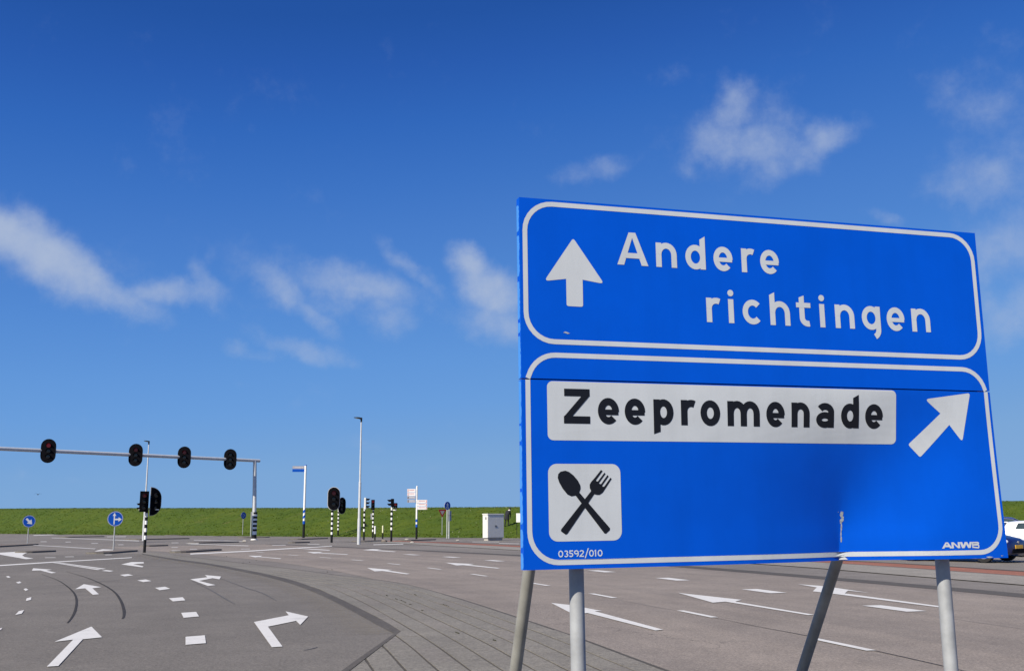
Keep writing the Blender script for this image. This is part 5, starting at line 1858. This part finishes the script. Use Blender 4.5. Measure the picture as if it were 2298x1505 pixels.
# ------------------------------------------------------------------ parked cars
def car(name, label, base, rz, paint, L=4.05, Wd=1.74, H=1.45):
    """hatchback, local -Y is the front"""
    t = thing(name, label, 'car', base, rz, 'cars parked by the dike')
    hl = L / 2
    # lower body: stations front to back: y, half width, bottom, shoulder z, top z (bonnet/deck), top half width
    st = [(-hl, 0.50, 0.34, 0.56, 0.62, 0.44), (-hl + 0.05, 0.68, 0.26, 0.60, 0.70, 0.58), (-hl + 0.22, 0.80, 0.20, 0.66, 0.77, 0.66), (-hl + 0.6, 0.85, 0.18, 0.74, 0.86, 0.70), (-hl + 1.0, 0.865, 0.18, 0.82, 0.93, 0.72), (-hl + 1.4, 0.87, 0.18, 0.90, 0.97, 0.74), (0.0, 0.87, 0.18, 0.92, 0.98, 0.76), (hl - 0.9, 0.87, 0.18, 0.95, 1.0, 0.76), (hl - 0.3, 0.85, 0.2, 0.96, 1.0, 0.75), (hl - 0.06, 0.79, 0.26, 0.90, 0.97, 0.70), (hl, 0.70, 0.36, 0.82, 0.90, 0.62)]
    rings = []
    k = Wd / 1.74
    for y, hw, zb_, zs, ztp, tw in st:
        half = [(hw * 0.80, zb_), (hw * 0.97, zb_ + 0.08), (hw, (zb_ + zs) / 2), (hw * 0.985, zs - 0.08), (hw * 0.95, zs), (tw, ztp - 0.015), (tw * 0.6, ztp + 0.012)]
        ringp = [(x_ * k, y, z_) for x_, z_ in half] + [(0, y, ztp + 0.02)] + [(-x_ * k, y, z_) for x_, z_ in reversed(half)] + [(0, y, zb_)]
        rings.append(ringp)
    MB().loft(rings).build('body', M[paint], t)
    # cabin
    cs = [(-hl + 1.02, 0.74, 0.93, 0.945, 0.70), (-hl + 1.45, 0.745, 0.95, 1.22, 0.62), (-hl + 1.85, 0.75, 0.96, H - 0.04, 0.56), (-hl + 2.3, 0.75, 0.97, H, 0.555), (hl - 1.2, 0.75, 0.98, H - 0.01, 0.55), (hl - 0.55, 0.74, 0.98, H - 0.03, 0.54), (hl - 0.22, 0.73, 0.98, H - 0.07, 0.53), (hl - 0.06, 0.70, 0.97, 1.0, 0.62)]
    rings = []
    for y, hw, zb_, ztp, tw in cs:
        a = [(hw, zb_ - 0.04), (hw * 0.98, zb_ + 0.02), (hw + (tw - hw) * 0.55, zb_ + (ztp - zb_) * 0.55), (tw, ztp - (ztp - zb_) * 0.08), (tw * 0.86, ztp - 0.004), (tw * 0.4, ztp + 0.014)]
        rings.append([(x_ * k, y, z_) for x_, z_ in a] + [(0, y, ztp + 0.018)] + [(-x_ * k, y, z_) for x_, z_ in reversed(a)])
    MB().loft(rings, closed=False, caps=False).build('roof', M[paint], t)

    def sec(y):
        for a, b in zip(cs[:-1], cs[1:]):
            if a[0] <= y <= b[0]:
                f = (y - a[0]) / (b[0] - a[0])
                return [a[i] + (b[i] - a[i]) * f for i in range(5)]
        return cs[-1]

    def side_pt(y, f, s, out=0.006):
        _, hw, zb_, ztp, tw = sec(y)
        z_ = zb_ + 0.04 + (ztp - zb_ - 0.11) * f
        x_ = hw + (tw - hw) * min(1.0, max(0, (z_ - zb_) / (ztp - zb_) * 0.98)) + 0.004
        return (s * (x_ * k + out), y, z_)
    for s in (-1, 1):
        for ya, yb, slant0, slant1 in ((-hl + 1.25, -hl + 2.25, 0.55, 0.0), (-hl + 2.33, hl - 1.12, 0.0, 0.0), (hl - 1.05, hl - 0.48, 0.0, -0.12)):
            b = MB()
            n = 6
            vs, fs = [], []
            for i in range(n + 1):
                for j in range(4):
                    f = j / 3
                    y = ya + (yb - ya) * i / n
                    y = y + slant0 * f * (1 - i / n) + slant1 * f * (i / n)
                    vs.append(side_pt(y, f, s))
            for i in range(n):
                for j in range(3):
                    a = i * 4 + j
                    fs.append((a, a + 1, a + 5, a + 4))
            b.add(vs, fs).build('side_window', M['glass'], t)
        # headlamp and tail lamp
        MB().sphere((s * 0.62 * k, -hl + 0.17, 0.66), 0.16, 14, 8, (0.85, 0.75, 0.5)).build('headlamp', M['lamp_glass'], t)
        MB().box((s * 0.58 * k, hl - 0.03, 0.80), (0.14, 0.09, 0.22), 0.03).build('tail_lamp', M['board_red'], t)
        MB().sphere((s * 0.92 * k, -hl + 1.42, 1.0), 0.10, 12, 8, (0.9, 0.7, 0.7)).build('mirror', M[paint], t)
        for dy in (0.25, 1.25):
            MB().box((s * (0.868 * k), -hl + 1.9 + dy, 0.84), (0.03, 0.16, 0.025), 0.006).build('door_handle', M['housing'], t)
        for y in (-hl + 0.78, hl - 0.72):
            w = MB().tube((s * 0.885 * k, y, 0.31), (s * 0.69 * k, y, 0.31), 0.31, 0.31, 28).build('wheel', M['tyre'], t)
            MB().tube((s * 0.889 * k, y, 0.31), (s * 0.86 * k, y, 0.31), 0.205, 0.205, 20).build('rim', M['wheel'], w)
    # windscreen and rear window
    for (ya, yb, nm) in ((-hl + 1.1, -hl + 1.8, 'windscreen'), (hl - 0.08, hl - 0.21, 'rear_window')):
        vs, fs = [], []
        for i in range(6):
            y = ya + (yb - ya) * i / 5
            _, hw, zb_, ztp, tw = sec(y)
            for j in range(7):
                x_ = (j / 6 * 2 - 1) * tw * 0.9
                zz = ztp + 0.018 - 0.022 * abs(j / 6 * 2 - 1) ** 1.5
                vs.append((x_ * k, y + (-0.012 if ya < 0 else 0.012), zz + 0.012))
        for i in range(5):
            for j in range(6):
                a = i * 7 + j
                fs.append((a, a + 1, a + 8, a + 7))
        MB().add(vs, fs).build(nm, M['glass'], t, fix=False)
    MB().box((0, -hl - 0.012, 0.50), (0.52, 0.02, 0.115), 0.004).build('number_plate', M['plate'], t)
    MB().box((0, -hl + 0.02, 0.36), (0.95 * k, 0.06, 0.14), 0.02).build('grille', M['housing'], t)
    MB().tube((0, -hl - 0.012, 0.635), (0, -hl + 0.03, 0.64), 0.045, 0.045, 16).build('badge', M['wheel'], t)
    MB().box((0, hl + 0.004, 0.66), (0.52, 0.02, 0.115), 0.004).build('number_plate', M['plate'], t)
    MB().box((0, hl - 0.17, H - 0.055), (1.0 * k, 0.16, 0.03), 0.008).build('spoiler', M[paint], t)
    return t


def place_car(c, front, rz):
    d = Vector((math.sin(rz), -math.cos(rz)))
    c.rotation_euler = (0, 0, rz)
    c.location = (front.x - d.x * 2.03, front.y - d.y * 2.03, 0.02)


c1 = car('parked_car', 'dark navy car with yellow number plate showing at the right edge of the big sign', (0, 0, 0), 0, 'car_blue')
place_car(c1, G(2290, 1262), R(40))
c2 = car('parked_car', 'white hatchback seen from its side behind the navy car', (0, 0, 0), 0, 'car_white', H=1.33)
q = at(2247, 1200, 40.5)
place_car(c2, Vector((q.x + 4.06 * math.cos(R(-24)), q.y + 4.06 * math.sin(R(-24)))), R(66))
c3 = car('parked_car', 'blue car of which only the roof shows above the white hatchback', (0, 0, 0), 0, 'car_blue2', H=1.48)
q = at(2252, 1166, 45)
place_car(c3, Vector((q.x + 2.0, q.y - 0.9)), R(66))

# sandy track up the dike at the right
tr = []
for px in (2286, 2300, 2330, 2345):
    pass
bp = MB()
vs, fs = [], []
for k in range(8):
    f = k / 7
    for s_ in (0, 1):
        x_ = 35.3 + s_ * (2.4) + f * 1.2
        y_ = 65.5 + f * 4.2 + s_ * -1.5
        vs.append((x_, y_, dike_z(x_, y_) + 0.09))
    if k:
        fs.append((2 * k - 2, 2 * k - 1, 2 * k + 1, 2 * k))
trk = bp.add(vs, fs).build('sandy_track', M['sand'], fix=False)
tag(trk, kind='structure')

# a gull far out over the dike
bp_ = at(85, 1109, 160)
bird = thing('bird', 'tiny dark bird flying over the dike at far left', 'bird', bp_, R(20))
MB().sphere((0, 0, 0), 0.10, 10, 8, (0.8, 2.2, 0.8)).sphere((0, -0.22, 0.03), 0.06, 8, 6).build('body', M['feather'], bird)
for s_ in (-1, 1):
    MB().loft([[(s_ * 0.05, -0.12, 0.02), (s_ * 0.05, 0.12, 0.02), (s_ * 0.05, 0.12, 0.05), (s_ * 0.05, -0.12, 0.05)], [(s_ * 0.28, -0.10, 0.15), (s_ * 0.28, 0.09, 0.15), (s_ * 0.28, 0.09, 0.17), (s_ * 0.28, -0.10, 0.17)], [(s_ * 0.55, 0.06, 0.08), (s_ * 0.55, 0.12, 0.08), (s_ * 0.55, 0.12, 0.09), (s_ * 0.55, 0.06, 0.09)]]).build('wing', M['feather'], bird)
